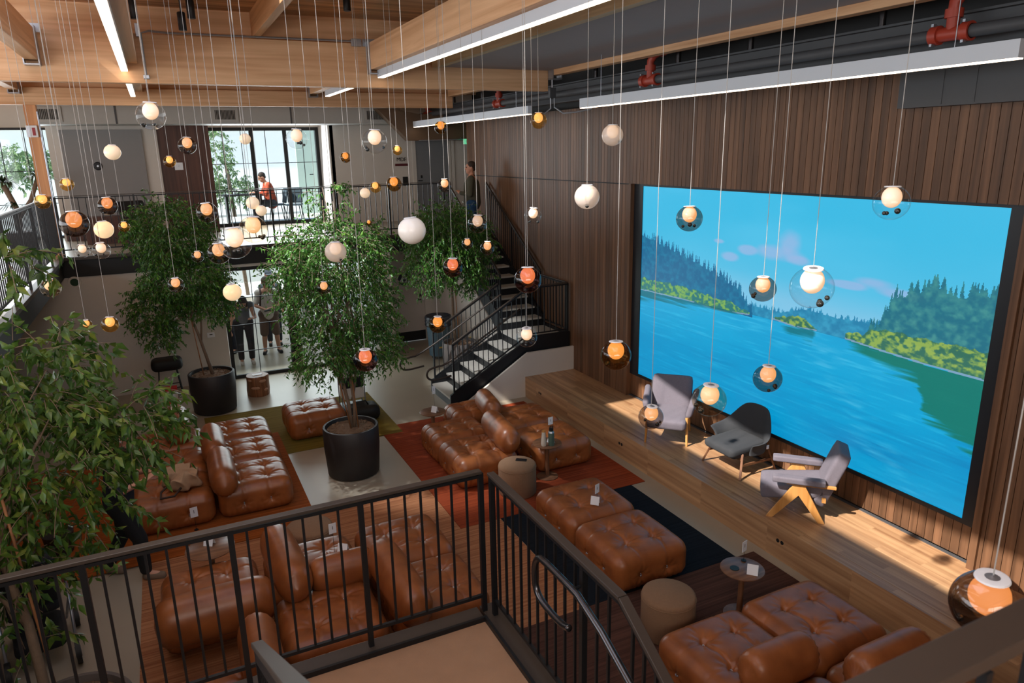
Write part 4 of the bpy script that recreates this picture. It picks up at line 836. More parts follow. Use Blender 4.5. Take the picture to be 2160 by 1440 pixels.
def wirecard(x, y, z, h, rz, label, w_=0.075, hh=0.10, txt=None):
    t = thing('wire_card_holder', label, 'card holder', (x, y, z), rz, 'white cards on thin wires')
    MB().lathe([(0, 0), (0.025, 0), (0.025, 0.006), (0, 0.008)], n=16).build('base', M_['blackm'], t); MB().tube([(0, 0, 0.005), (0, 0, h)], 0.0018, 6).build('wire', M_['blackm'], t)
    MB().box((-w_ / 2, -0.002, h - 0.01), (w_ / 2, 0.002, h + hh)).build('card', M_['white'], t)
    MB().box((-0.003, -0.004, h + hh * 0.35), (0.003, -0.0025, h + hh * 0.7)).build('mark', M_['grey'], t)
tent(4.56, 4.36, 0.512, 0.75, 'folded white card on the nearest round table'); wirecard(4.64, 4.56, 0.512, 0.11, 0.25, 'upright white card on a wire above the nearest round table')
tent(4.05, 6.30, 0.455, 0.75, 'folded white card lying on the farther ottoman'); wirecard(4.10, 6.34, 0.44, 0.13, 0.35, 'upright printed white card on the farther ottoman')
tent(4.40, 7.98, 0.512, 0.1, 'folded white card behind the green bottle'); wirecard(4.46, 8.10, 0.512, 0.22, 0.05, 'upright white card on a wire above the green bottle')
tent(3.40, 9.88, 0.512, 0.6, 'folded white card on the far round table'); wirecard(3.44, 10.0, 0.512, 0.26, 0.1, 'narrow white card on a tall wire in front of the stair foot', 0.05, 0.12)
tent(0.0, 7.33, 0.512, 1.0, 'folded grey-white card on the table behind the railing'); tent(1.16, 6.28, 0.665, 0.9, 'folded white card on the small bolster behind the railing')
wirecard(1.13, 6.60, 0.44, 0.28, 0.1, 'upright white card left of the thick railing post'); wirecard(0.14, 5.05, 0.44, 0.06, 0.6, 'white card on the bottom left module behind the railing', 0.05, 0.12)
wirecard(-0.12, 8.70, 0.02, 0.18, 0.15, 'white card leaning at the front of the left sofa group', 0.085, 0.12); tent(-0.20, 11.1, 0.80, 0.9, 'white card at the rear end of the left sofa group')
t = thing('water_bottle', 'white tapered bottle with a wooden cap on the round table', 'bottle', (4.26, 7.93, 0.511))
MB().lathe([(0, 0), (0.030, 0), (0.036, 0.02), (0.036, 0.05), (0.033, 0.09), (0.024, 0.20), (0, 0.20)], n=28).build('body', flat('cream enamel', S(205, 198, 185), 0.4), t, smooth=True); MB().lathe([(0, 0.2), (0.024, 0.2), (0.024, 0.222), (0, 0.224)], n=24).build('cap', M_['oak'], t, smooth=True)
t = thing('water_bottle', 'green steel bottle with black lid on the round table', 'bottle', (4.36, 7.90, 0.511))
MB().lathe([(0, 0), (0.040, 0), (0.042, 0.008), (0.042, 0.185), (0.034, 0.205), (0.028, 0.212), (0, 0.212)], n=28).build('body', flat('green enamel', S(78, 100, 90), 0.4), t, smooth=True); MB().lathe([(0, 0.21), (0.03, 0.212), (0.03, 0.245), (0.022, 0.25), (0, 0.25)], n=24).tube([(-0.022, 0, 0.245), (-0.02, 0, 0.275), (0.02, 0, 0.275), (0.022, 0, 0.245)], 0.006, 8).build('lid', M_['blackm'], t, smooth=True)
MB().lathe([(0.0425, 0.184), (0.0375, 0.2), (0.035, 0.205)], n=28).build('steel_collar', M_['galv'], t, smooth=True)

# ------------------------------------------------------------------ armchairs on the stage
gfab = flat('mauve grey wool', S(112, 106, 116), 0.95, var=0.12, scale=60, bump=0.4, bscale=420)
dfab = flat('charcoal felt', S(52, 54, 58), 0.95, var=0.08, scale=30, bump=0.3, bscale=300)
def rbox(c, h, r, M=None, n=10, nz=8, bulge=0.0):
    Q, nr, P, F = grid_box(h[0], h[1], h[2], r, n, nz)
    Q = Q + nr * 0; 
    if M is not None: Q = (np.array(M.to_3x3()) @ Q.T).T
    return Q + np.array(c), F
def softpart(name, c, h, r, mat, parent, M=None):
    P, F = rbox(c, h, min(r, min(h) * 0.98), M); return np_mesh(name, P, F, mat, parent)
# local frame: chair faces -y
def chair_a(x, y, rz):
    t = thing('armchair', 'mauve grey wool armchair with straight high back and round oak legs, farthest on the stage', 'armchair', (x, y, ZP), rz)
    T = Matrix.Rotation(rad(-14), 4, 'X')
    softpart('seat', (0, -0.02, 0.33), (0.27, 0.31, 0.075), 0.05, gfab, t, Matrix.Rotation(rad(5), 4, 'X'))
    softpart('backrest', (0, 0.30, 0.55), (0.285, 0.055, 0.29), 0.05, gfab, t, T)
    for s in (-1, 1):
        P, F = rbox((0, 0, 0), (0.045, 0.24, 0.10), 0.04); P[:, 2] += (P[:, 1] + 0.24) * 0.25; P[:, 0] += s * (P[:, 2]) * 0.25
        np_mesh('armrest', P + np.array([s * 0.30, 0.10, 0.46]), F, gfab, t)
        MB().tube([(s * 0.285, -0.25, 0.0), (s * 0.27, -0.20, 0.40)], [0.015, 0.022], 14).build('leg', M_['oak'], t, smooth=True)
        MB().tube([(s * 0.27, 0.36, 0.0), (s * 0.25, 0.25, 0.34)], [0.014, 0.02], 14).build('leg', M_['oak'], t, smooth=True)
def chair_b(x, y, rz):
    t = thing('armchair', 'charcoal shell armchair with flared wings, in the middle of the stage', 'armchair', (x, y, ZP), rz)
    # one curved shell: back, wings and arms
    nu, nv = 40, 16; V, F = [], []
    def pt(u, v, off):
        a = -1.95 + 3.90 * u                      # angle round the seat, 0 = back
        back = 1 / (1 + math.exp((abs(a) - 1.02) * 7))
        H = 0.20 + 0.31 * back - 0.03 * max(0, abs(a) - 1.2)
        lean = 0.05 * v * v * back; flare = 0.09 * v * v * (1 - back)
        R = 0.255 + off * 0.8 + flare
        px = sin(a) * R * 1.16; py = cos(a) * R * (1.0 + 0.25 / (1 + math.exp(-(abs(a) - 1.55) * 8))) + 0.0 + lean
        return (px, py, 0.27 + v * H)
    for side in (0, 1):
        for i in range(nu + 1):
            for j in range(nv + 1):
                u, v = i / nu, j / nv; V.append(pt(u, v, 0.0 if side else 0.042 * (1 - 0.3 * v)))
    S0, W = (nu + 1) * (nv + 1), nv + 1
    for i in range(nu):
        for j in range(nv):
            a = i * W + j; F.append((a, a + 1, a + W + 1, a + W)); b = a + S0; F.append((b, b + W, b + W + 1, b + 1))
    for i in range(nu):
        for j in (0, nv): a = i * W + j; F.append((a, a + W, a + W + S0, a + S0))
    for j in range(nv):
        for i in (0, nu): a = i * W + j; F.append((a, a + 1, a + 1 + S0, a + S0))
    o = np_mesh('shell', np.array(V), F, dfab, t); md = o.modifiers.new('s', 'SUBSURF'); md.levels = 1; md.render_levels = 1
    softpart('seat_cushion', (0, -0.08, 0.335), (0.265, 0.30, 0.06), 0.05, dfab, t, Matrix.Rotation(rad(4), 4, 'X'))
    softpart('seat_apron', (0, -0.06, 0.275), (0.25, 0.27, 0.04), 0.035, dfab, t)
    for s in (-1, 1):
        MB().bar((s * 0.345, -0.30, 0.0), (s * 0.26, -0.20, 0.30), 0.030, 0.022).build('leg', M_['walnutleg'], t, bevel=0.004)
        MB().bar((s * 0.30, 0.33, 0.0), (s * 0.25, 0.22, 0.32), 0.030, 0.022).build('leg', M_['walnutleg'], t, bevel=0.004)
        MB().bar((s * 0.30, -0.24, 0.17), (s * 0.275, 0.27, 0.15), 0.022, 0.028).build('side_rail', M_['walnutleg'], t)
    MB().bar((-0.27, -0.215, 0.235), (0.27, -0.215, 0.235), 0.022, 0.04).build('front_rail', M_['walnutleg'], t)
    MB().box((0.33, 0.12, 0.33), (0.334, 0.16, 0.38)).build('care_label', M_['white'], t)
def chair_c(x, y, rz):
    t = thing('armchair', 'blocky grey wool armchair on honey oak V-shaped legs, nearest on the stage', 'armchair', (x, y, ZP), rz)
    softpart('seat', (0, -0.03, 0.30), (0.225, 0.36, 0.085), 0.04, gfab, t, Matrix.Rotation(rad(8), 4, 'X'))
    softpart('backrest', (0, 0.33, 0.48), (0.225, 0.075, 0.33), 0.035, gfab, t, Matrix.Rotation(rad(-20), 4, 'X'))
    for s in (-1, 1):
        P, F = rbox((0, 0, 0), (0.055, 0.27, 0.035), 0.018); np_mesh('armrest_pad', P + np.array([s * 0.285, 0.0, 0.475]), F, gfab, t)
        # inverted V in solid oak
        V1 = [(-0.31, 0.0), (-0.24, 0.0), (0.01, 0.30), (0.23, 0.0), (0.30, 0.0), (0.07, 0.42), (-0.05, 0.42)]
        MB().prism(V1, s * 0.285 - 0.018, s * 0.285 + 0.018, 'x').build('leg', M_['oak'], t, bevel=0.004)
        MB().box((s * 0.285 - 0.018, -0.12, 0.42), (s * 0.285 + 0.018, 0.38, 0.45)).build('arm_rail', M_['oak'], t, bevel=0.004)
    MB().box((-0.28, 0.25, 0.24), (0.28, 0.29, 0.28)).box((-0.28, -0.12, 0.20), (0.28, -0.08, 0.24)).build('cross_rail', M_['oak'], t)
chair_a(6.10, 7.60, rad(-45)); chair_b(6.32, 6.42, rad(-90)); chair_c(6.08, 5.26, rad(-136))
# ------------------------------------------------------------------ blown glass pendants
GT = {'clear': ((0.95, 0.955, 0.96, 1), 0.025), 'smoke': ((0.58, 0.54, 0.52, 1), 0.04), 'dark': ((0.36, 0.31, 0.29, 1), 0.05), 'plum': ((0.46, 0.30, 0.32, 1), 0.05), 'amber': ((0.96, 0.72, 0.36, 1), 0.04),
      'darkamber': ((0.66, 0.46, 0.24, 1), 0.04), 'tea': ((0.88, 0.81, 0.70, 1), 0.035), 'grey': ((0.66, 0.66, 0.68, 1), 0.05)}
GM = {k: glass(k + ' blown glass', v[0], v[1]) for k, v in GT.items()}
def milky(name, col, em, tr):
    m, nt, b = nmat(name); b.inputs['Base Color'].default_value = col; b.inputs['Roughness'].default_value = 0.25; b.inputs['Emission Color'].default_value = (1.0, 0.72, 0.42, 1); b.inputs['Emission Strength'].default_value = em; b.inputs['Alpha'].default_value = tr; return m
GM['frost'] = milky('frosted glass', S(215, 205, 200), 0.10, 0.62); GM['opal'] = milky('opal glass', S(235, 215, 195), 0.40, 1.0)
GM['opalwarm'] = milky('warm opal glass', S(240, 200, 150), 0.62, 1.0); GM['white'] = milky('white glass', S(238, 234, 230), 0.04, 1.0)
GLOW = {'dark': glow('lamp diffuser in black glass', (1.0, 0.36, 0.08, 1), 2.3), 'plum': glow('lamp diffuser in plum glass', (1.0, 0.34, 0.07, 1), 1.7), 'smoke': glow('lamp diffuser in smoky glass', (1.0, 0.44, 0.12, 1), 1.45), 'darkamber': glow('lamp diffuser in dark amber glass', (1.0, 0.46, 0.14, 1), 1.3),
        'amber': glow('lamp diffuser in amber glass', (1.0, 0.56, 0.26, 1), 0.95), 'tea': glow('lamp diffuser in tea glass', (1.0, 0.52, 0.20, 1), 0.85), 'light': glow('warm white diffuser', (1.0, 0.55, 0.24, 1), 0.75)}
DIF = {'clear': 'light', 'smoke': 'smoke', 'dark': 'dark', 'plum': 'plum', 'amber': 'amber', 'darkamber': 'darkamber', 'tea': 'tea', 'grey': 'light', 'frost': 'light', 'opal': 'light', 'opalwarm': 'light', 'white': 'light'}
bub = flat('dark glass bubble', S(40, 44, 44), 0.05, spec=0.9)
cable_m = flat('braided steel cable', S(165, 163, 160), 0.6, var=0.01)
PM = {}
def part_of(key, build):
    if key not in PM: o = build(); PM[key] = o.data; return o
    o = bpy.data.objects.new(key.split('|')[0], PM[key]); C.objects.link(o); return o
def pendant(x, y, z, r, kind, label, seed):
    t = thing('glass_pendant', label, 'pendant lamp', (x, y, z), group='blown glass pendants')
    R = random.Random(seed); tilt = Matrix.Rotation(R.uniform(-0.10, 0.10), 4, 'X') @ Matrix.Rotation(R.uniform(-0.10, 0.10), 4, 'Y')
    def place(o): o.parent = t; o.scale = (r, r, r); o.rotation_euler = tilt.to_euler(); return o
    def prof(R0, cut, n=22, m=0.0): return [(R0 * sin(pi * (1 - i / n * cut)), R0 * cos(pi * (1 - i / n * cut))) for i in range(n + 1)]
    def globe():
        mb = MB().lathe([(max(a, 0.0), b * 0.97) for a, b in prof(1.0, 0.86)], n=40); return mb.build('globe', None, None, smooth=2, fix=False)
    if 'globe' not in PM: o = globe(); PM['globe'] = o.data; o_first = o; o.data.materials.append(None)
    else: o = bpy.data.objects.new('globe', PM['globe']); C.objects.link(o)
    place(o); o.material_slots[0].link = 'OBJECT'; o.material_slots[0].material = GM[kind]
    if kind not in ('opal', 'opalwarm', 'white'):
        dk = DIF[kind]; dd = part_of('diffuser|' + dk, lambda: MB().ball((0, 0, 0.32), (0.54, 0.54, 0.60), 28, 18).build('diffuser', GLOW[dk], None, smooth=2)); place(dd)
        if kind in ('clear', 'tea', 'smoke', 'plum', 'darkamber', 'frost', 'grey', 'dark'):
            for k in range(1 if kind == 'frost' else 3):
                a = R.uniform(0, 6.28); h = R.uniform(-0.72, -0.35); q = sqrt(max(0, 1 - h * h)) * 0.80
                b = part_of('bubble|', lambda: MB().ball((0, 0, 0), 0.17, 14, 10).build('bubble', bub if kind != 'frost' else bub, None, smooth=2)); b.parent = t; b.scale = (r, r, r); b.location = (r * q * cos(a), r * q * sin(a), r * h)
                if k: b.scale = (r * 0.7,) * 3
    cp = part_of('collar|', lambda: MB().lathe([(0.20, 0.93), (0.42, 0.88), (0.46, 0.90), (0.44, 0.95), (0.36, 0.965), (0.20, 0.955), (0.20, 0.93)], n=32).build('collar', M_['white'], None, smooth=True)); place(cp)
    fi = part_of('socket|', lambda: MB().lathe([(0, 0.90), (0.21, 0.90), (0.21, 0.95), (0.10, 0.965), (0, 1.0)], n=20).build('socket', M_['galv'], None, smooth=True)); place(fi)
    top = 5.44 if 3.035 < x < 3.125 and y < 10.6 else (5.54 if abs(x - 3.0) < 0.07 else ZD)
    MB().tube([(0, 0, r * 0.95), (0, 0, top - z)], 0.0019, 6).build('cable', cable_m, t, smooth=True)
for i, P in enumerate([
(0.017,5.073,4.644,0.0850,'clear','clear glass globe pendant with white glare at the end of the left light strip'),
(0.294,7.494,4.496,0.0800,'smoke','dark smoky globe in front of the dark walnut gallery panel'),
(-0.353,8.093,4.452,0.0750,'opal','opal white globe in front of the grey gallery panel'),
(0.142,8.330,4.350,0.0600,'amber','small amber globe beside the pale square plate'),
(0.846,7.835,4.557,0.0550,'opal','small opal globe against the glass doors, left of the clear globe there'),
(1.262,7.327,4.542,0.1000,'clear','clear globe in front of the right upper glass door'),
(1.645,5.952,4.490,0.1000,'clear','clear globe with amber bubbles before the white gallery wall'),
(1.766,7.524,4.359,0.0550,'darkamber','small dark amber globe just right of the upper glass doors'),
(2.490,8.084,4.421,0.0550,'amber','small amber globe right of the clear globe before the white wall'),
(2.797,7.468,4.646,0.0700,'darkamber','dark amber globe touching the back suspended light strip'),
(3.399,6.383,4.672,0.0800,'amber','amber globe near the gap between the two suspended strips'),
(3.300,4.950,4.499,0.0850,'frost','frosted globe high in front of the walnut wall'),
(2.770,4.470,4.065,0.0900,'frost','frosted globe with visible bubble left of the screen corner'),
(3.406,2.517,4.099,0.0900,'clear','clear globe with dark bubbles at the top right of the screen'),
(3.075,3.704,3.949,0.0850,'smoke','smoky globe in front of the painted sky at the left of the screen'),
(3.373,2.943,3.589,0.1250,'clear','largest clear globe in front of the middle of the screen'),
(3.414,3.363,3.508,0.0850,'smoke','smoky brown globe beside the largest clear globe'),
(3.133,2.996,3.051,0.0850,'smoke','smoky globe low over the lake on the screen'),
(2.428,3.562,3.155,0.0950,'darkamber','tilted smoky amber globe at the lower left corner of the screen'),
(2.763,3.076,2.955,0.1000,'tea','tea coloured globe just above the charcoal armchair'),
(2.650,3.479,2.732,0.0800,'smoke','smoky globe in front of the farthest armchair'),
(2.209,4.327,3.534,0.0950,'plum','plum dark globe in front of the stair, upper of a pair'),
(2.393,4.716,3.013,0.0800,'clear','clear globe in front of the stair, lower of a pair'),
(3.099,5.948,3.806,0.0800,'clear','clear globe on the walnut wall above the upper stair'),
(2.513,5.891,3.772,0.0850,'grey','pale grey globe below the man on the upper stair'),
(3.025,6.847,3.412,0.0750,'smoke','small smoky globe over the dark upper stair'),
(2.840,6.942,3.460,0.0600,'smoke','tiny clear globe in front of the stair tree'),
(2.163,5.636,3.446,0.0850,'plum','plum dark globe before the trunk fork of the stair tree'),
(1.522,4.711,3.882,0.0950,'white','plain white glass ball in the middle of the room'),
(2.775,7.370,4.046,0.0750,'smoke','smoky globe before the gallery rail left of the man'),
(2.271,7.560,4.073,0.0800,'darkamber','dark amber globe before the gallery rail, largest of a row of three'),
(2.107,7.708,4.040,0.0600,'amber','amber globe before the gallery rail, middle of a row of three'),
(2.005,7.770,3.981,0.0550,'opal','small opal globe before the gallery rail, left of a row of three'),
(1.281,6.078,3.596,0.0900,'frost','frosted globe in front of the central tree crown'),
(1.233,5.112,2.898,0.0900,'plum','dark globe low beside the trunks of the central tree'),
(2.124,5.974,2.882,0.0800,'darkamber','dark amber globe in front of the blue waste bin'),
(1.307,6.872,3.155,0.0650,'smoke','small smoky globe left in the central tree crown'),
(0.480,6.803,3.210,0.0800,'opalwarm','warm opal globe hiding the head of the bending woman'),
(0.030,7.041,3.281,0.0700,'smoke','smoky globe before the lower crown of the left potted tree'),
(0.419,5.155,3.831,0.1100,'clear','big clear globe, largest of the cluster between the two trees'),
(0.580,5.505,3.879,0.1000,'tea','tea coloured globe behind the big clear one in the cluster'),
(0.361,5.993,3.666,0.0850,'smoke','smoky globe at lower left of the cluster between the trees'),
(0.340,6.505,3.947,0.0850,'smoke','smoky globe before the top of the left potted tree'),
(0.841,7.746,3.932,0.0650,'opal','opal ball under the seated person, upper of two'),
(0.911,7.713,3.855,0.0550,'opal','opal ball under the seated person, lower of two'),
(0.267,7.799,3.427,0.0600,'smoke','tiny dark globe on the left potted tree'),
(-0.523,7.261,3.611,0.0750,'clear','clear globe at the gallery edge, right of two side by side'),
(-0.709,7.717,3.569,0.0650,'clear','clear globe at the gallery edge, left of two side by side'),
(-0.482,7.328,3.786,0.0800,'opalwarm','opal globe in front of the left gallery railing posts'),
(-0.591,6.204,3.933,0.1000,'dark','large dark globe near the gallery railing corner'),
(-0.412,7.148,4.000,0.0800,'dark','dark globe with a cut white top, left gallery rail'),
(-0.364,8.367,3.716,0.0550,'amber','tiny amber globe at the left edge of the left potted tree'),
(-0.748,7.799,4.172,0.0600,'amber','amber globe right of the wooden column'),
(-0.930,7.552,4.039,0.0650,'amber','amber globe at the foot of the wooden column'),
(-0.933,7.104,3.341,0.0800,'tea','tea coloured globe half hidden by leaves at far left'),
(-0.560,7.348,2.924,0.0750,'amber','amber globe glowing through the foreground leaves'),
(-0.800,7.873,2.838,0.0550,'amber','smaller amber globe among the foreground leaves'),
(2.397,9.202,3.523,0.0375,'darkamber','tiny amber globe deep in the branches right of the central tree'),
(2.007,1.023,3.101,0.1000,'dark','nearest dark globe with white collar, cut by the corner rail'),
]): pendant(*P, i)
# ------------------------------------------------------------------ trees
def leaf_mat(name, c1, c2, c3):
    m, nt, b = nmat(name); N = nt.nodes.new; L = nt.links.new; tc = N('ShaderNodeTexCoord'); n = N('ShaderNodeTexNoise'); n.inputs['Scale'].default_value = 9; n.inputs['Detail'].default_value = 3; L(tc.outputs['Object'], n.inputs['Vector'])
    cr = N('ShaderNodeValToRGB'); cr.color_ramp.elements[0].position = 0.30; cr.color_ramp.elements[0].color = c1; cr.color_ramp.elements[1].position = 0.75; cr.color_ramp.elements[1].color = c3; e = cr.color_ramp.elements.new(0.52); e.color = c2
    L(n.outputs['Fac'], cr.inputs[0]); L(cr.outputs[0], b.inputs['Base Color']); b.inputs['Roughness'].default_value = 0.38; b.inputs['Specular IOR Level'].default_value = 0.4
    tl = N('ShaderNodeBsdfTranslucent'); L(cr.outputs[0], tl.inputs[0]); mx = N('ShaderNodeMixShader'); mx.inputs[0].default_value = 0.22; L(b.outputs[0], mx.inputs[1]); L(tl.outputs[0], mx.inputs[2]); L(mx.outputs[0], nt.nodes['Material Output'].inputs[0]); return m
LM = leaf_mat('ficus leaves', S(34, 66, 26), S(62, 108, 38), S(110, 150, 56)); LM2 = leaf_mat('foreground ficus leaves', S(44, 72, 30), S(74, 104, 40), S(132, 140, 56))
bark = flat('pale bark', S(120, 100, 82), 0.8, var=0.2, scale=25, bump=0.4, bscale=80); bamboo = flat('bamboo stake', S(150, 100, 62), 0.6, var=0.1, scale=20)
soil = flat('mulch', S(120, 96, 76), 0.95, var=0.3, scale=45, bump=1.0, bscale=90); potm = flat('dark planter', S(38, 34, 34), 0.55, var=0.05); potg = flat('taupe planter', S(98, 90, 86), 0.7, var=0.06)
def foliage(name, lobes, n_twig, leaf, seed, mat, parent, nleaf=14):
    r = np.random.default_rng(seed); wts = np.array([l[6] for l in lobes]); wts = wts / wts.sum(); V, F = [], []; tw = MB()
    o = np.array(parent.location)
    for _ in range(n_twig):
        l = lobes[r.choice(len(lobes), p=wts)]; d = r.normal(size=3); d /= np.linalg.norm(d); rad_ = r.uniform(0.25, 0.86) ** 0.6
        c = np.array(l[:3]); R = np.array(l[3:6]); p = c + d * R * rad_ - o
        dr = d * np.array([1, 1, 0.5]) + r.normal(size=3) * 0.35 + np.array([0, 0, -0.15]); dr /= np.linalg.norm(dr); L = r.uniform(0.16, 0.34); q = p.copy(); pts = [tuple(q)]
        k = int(nleaf * r.uniform(0.7, 1.2))
        for j in range(k):
            q = q + dr * L / k; dr = dr + np.array([0, 0, -0.07]); dr /= np.linalg.norm(dr)
            if j % 4 == 3: pts.append(tuple(q))
            a = dr * 0.35 + r.normal(size=3) * 0.55 + np.array([0, 0, -0.45]); a /= np.linalg.norm(a); s_ = np.cross(a, r.normal(size=3)); s_ /= np.linalg.norm(s_); up = np.cross(s_, a)
            ln = leaf * r.uniform(0.65, 1.15); wd = ln * r.uniform(0.19, 0.27); n0 = len(V); b0 = q + a * 0.008
            m1 = b0 + a * ln * 0.42 - up * wd * 0.25; tip = b0 + a * ln + np.array([0, 0, -0.12 * ln])
            V += [b0, b0 + a * ln * 0.38 + s_ * wd + up * wd * 0.25, m1, b0 + a * ln * 0.38 - s_ * wd + up * wd * 0.25, tip]
            F += [(n0, n0 + 1, n0 + 2), (n0 + 1, n0 + 4, n0 + 2), (n0, n0 + 2, n0 + 3), (n0 + 2, n0 + 4, n0 + 3)]
        tw.tube(pts, 0.0022, 4, cap=False)
    me = bpy.data.meshes.new(name); Va = np.array(V, np.float32); Fa = np.array(F, np.int32)
    me.vertices.add(len(Va)); me.vertices.foreach_set('co', Va.ravel()); me.loops.add(Fa.size); me.loops.foreach_set('vertex_index', Fa.ravel()); me.polygons.add(len(Fa)); me.polygons.foreach_set('loop_start', np.arange(0, Fa.size, 3, dtype=np.int32)); me.update(calc_edges=True)
    me.materials.append(mat); me.shade_smooth(); ob = bpy.data.objects.new(name, me); C.objects.link(ob); ob.parent = parent
    tw.build('twigs', bark, parent, fix=False); return ob
def potted(x, y, h, r, label, potmat, lobes, trunks, stakes, n_twig, leaf, seed, mat, nleaf=14, soil_z=0.05):
    t = thing('potted_ficus', label, 'tree', (x, y, 0.01))
    MB().lathe([(0, 0), (r * 0.90, 0), (r * 0.93, 0.015), (r, h * 0.6), (r, h - 0.01), (r - 0.008, h), (r - 0.035, h), (r - 0.04, h - 0.02), (r - 0.045, h - soil_z - 0.02), (0, h - soil_z - 0.02)], n=56).build('planter', potmat, t, smooth=True)
    rr = random.Random(seed); sb = MB().lathe([(0, h - soil_z + 0.02), (r * 0.5, h - soil_z + 0.012), (r - 0.05, h - soil_z)], n=40)
    for _ in range(110):
        a = rr.uniform(0, 6.28); q = sqrt(rr.random()) * (r - 0.08); sb.ball((q * cos(a), q * sin(a), h - soil_z + 0.014), (rr.uniform(0.01, 0.026), rr.uniform(0.01, 0.02), 0.010), 6, 4)
    sb.build('mulch', soil, t, smooth=True, fix=False)
    for k, tr in enumerate(trunks): MB().tube([Vector(p) - Vector((x, y, 0)) for p in tr[0]], tr[1], 12).build('trunk', bark, t, smooth=2)
    for s_ in stakes: MB().tube([Vector(s_[0]) - Vector((x, y, 0)), Vector(s_[1]) - Vector((x, y, 0))], 0.009, 8).build('stake', bamboo, t, smooth=2)
    # limbs reaching from the fork into each lobe
    for tr in trunks:
        a = Vector(tr[0][-1]) - Vector((x, y, 0)); br = MB()
        for k in range(7):
            l = lobes[k % len(lobes)]; e = Vector(l[:3]) + Vector((rr.uniform(-.6, .6) * l[3], rr.uniform(-.6, .6) * l[4], rr.uniform(-.5, .6) * l[5])) - Vector((x, y, 0))
            mid = a.lerp(e, 0.5) + Vector((0, 0, 0.12)); br.tube([a, a.lerp(mid, 0.5) + Vector((0, 0, .03)), mid, e], [0.014, 0.011, 0.008, 0.003], 6)
        br.build('branches', bark, t, smooth=2, fix=False)
    foliage('foliage', lobes, n_twig, leaf, seed, mat, t, nleaf); return t
potted(0.42, 13.20, 0.70, 0.385, 'tall ficus in a black planter left of the glass entrance doors', potm,
       [(0.08, 13.2, 3.18, 0.66, 0.6, 0.62, 5), (0.20, 13.2, 2.45, 0.74, 0.6, 0.55, 5), (-0.30, 13.15, 1.95, 0.42, 0.3, 0.42, 1.6), (-0.28, 13.15, 1.52, 0.20, 0.2, 0.30, 0.6), (0.62, 13.15, 2.0, 0.32, 0.3, 0.35, 1.4)],
       [([(0.45, 13.18, 0.62), (0.38, 13.2, 1.0), (0.30, 13.2, 1.4), (0.22, 13.2, 1.72)], [0.034, 0.028, 0.024, 0.022]), ([(0.33, 13.2, 1.28), (0.36, 13.2, 1.5), (0.38, 13.2, 1.8)], [0.02, 0.017, 0.014])],
       [((0.30, 13.14, 0.62), (0.20, 13.2, 1.9))], 1500, 0.066, 5, LM)
potted(2.0, 9.46, 0.70, 0.385, 'central ficus with many thin trunks in a round black planter', potm,
       [(1.98, 9.46, 3.10, 0.76, 0.72, 0.58, 5), (2.02, 9.46, 2.45, 0.78, 0.7, 0.50, 4.5), (2.28, 9.4, 1.86, 0.48, 0.4, 0.36, 2.0), (1.72, 9.4, 1.84, 0.40, 0.35, 0.34, 1.6), (1.98, 9.46, 3.80, 0.22, 0.2, 0.32, 0.25), (1.45, 9.4, 2.9, 0.35, 0.3, 0.4, 1.0)],
       [([(2.02, 9.46, 0.62), (2.0, 9.46, 1.0), (1.92, 9.46, 1.5), (1.88, 9.46, 1.9)], [0.03, 0.026, 0.022, 0.018]), ([(2.05, 9.45, 0.62), (2.08, 9.45, 1.0), (2.05, 9.45, 1.35), (2.10, 9.45, 1.9)], [0.026, 0.022, 0.02, 0.016]), ([(2.06, 9.48, 1.05), (2.12, 9.5, 1.3), (2.2, 9.5, 1.9)], [0.02, 0.017, 0.014])],
       [((2.0, 9.40, 0.62), (1.80, 9.42, 1.95)), ((2.10, 9.40, 0.62), (2.04, 9.42, 1.9))], 1650, 0.058, 8, LM)
potted(5.02, 12.87, 0.72, 0.345, 'ficus in a taupe planter tucked beside the black stair', potg,
       [(4.62, 12.4, 2.95, 0.74, 0.6, 0.55, 4.5), (4.95, 12.5, 2.75, 0.68, 0.6, 0.62, 4), (4.25, 12.3, 2.35, 0.42, 0.4, 0.42, 1.6), (5.15, 12.6, 2.15, 0.40, 0.35, 0.35, 1.2)],
       [([(4.93, 12.8, 0.64), (4.88, 12.8, 1.1), (4.86, 12.75, 1.6), (4.84, 12.7, 1.95)], [0.032, 0.028, 0.026, 0.02])], [((4.98, 12.78, 0.64), (4.90, 12.7, 2.0))], 1400, 0.064, 12, LM)
potted(-1.02, 5.06, 0.70, 0.40, 'leafy ficus filling the left foreground, its planter rim at the bottom edge', potg,
       [(-1.0, 5.35, 3.0, 0.58, 0.5, 0.40, 3.4), (-0.98, 5.35, 2.50, 0.60, 0.5, 0.46, 4.2), (-0.42, 5.4, 2.62, 0.34, 0.3, 0.30, 1.3), (-0.75, 5.3, 2.05, 0.30, 0.3, 0.22, 0.5), (-1.2, 5.2, 1.82, 0.34, 0.3, 0.28, 0.8), (-0.95, 5.3, 3.80, 0.26, 0.2, 0.10, 0.45), (-1.15, 5.1, 1.35, 0.10, 0.1, 0.2, 0.08)],
       [([(-1.12, 5.06, 0.62), (-1.13, 5.06, 1.0), (-1.14, 5.06, 1.45), (-1.19, 5.08, 1.75), (-1.22, 5.1, 2.2)], [0.036, 0.034, 0.03, 0.026, 0.022]), ([(-1.14, 5.06, 1.42), (-1.20, 5.06, 1.55), (-1.30, 5.1, 1.75)], [0.022, 0.018, 0.014])],
       [((-1.04, 5.0, 0.62), (-1.13, 5.0, 2.6))], 500, 0.088, 21, LM2, nleaf=13)
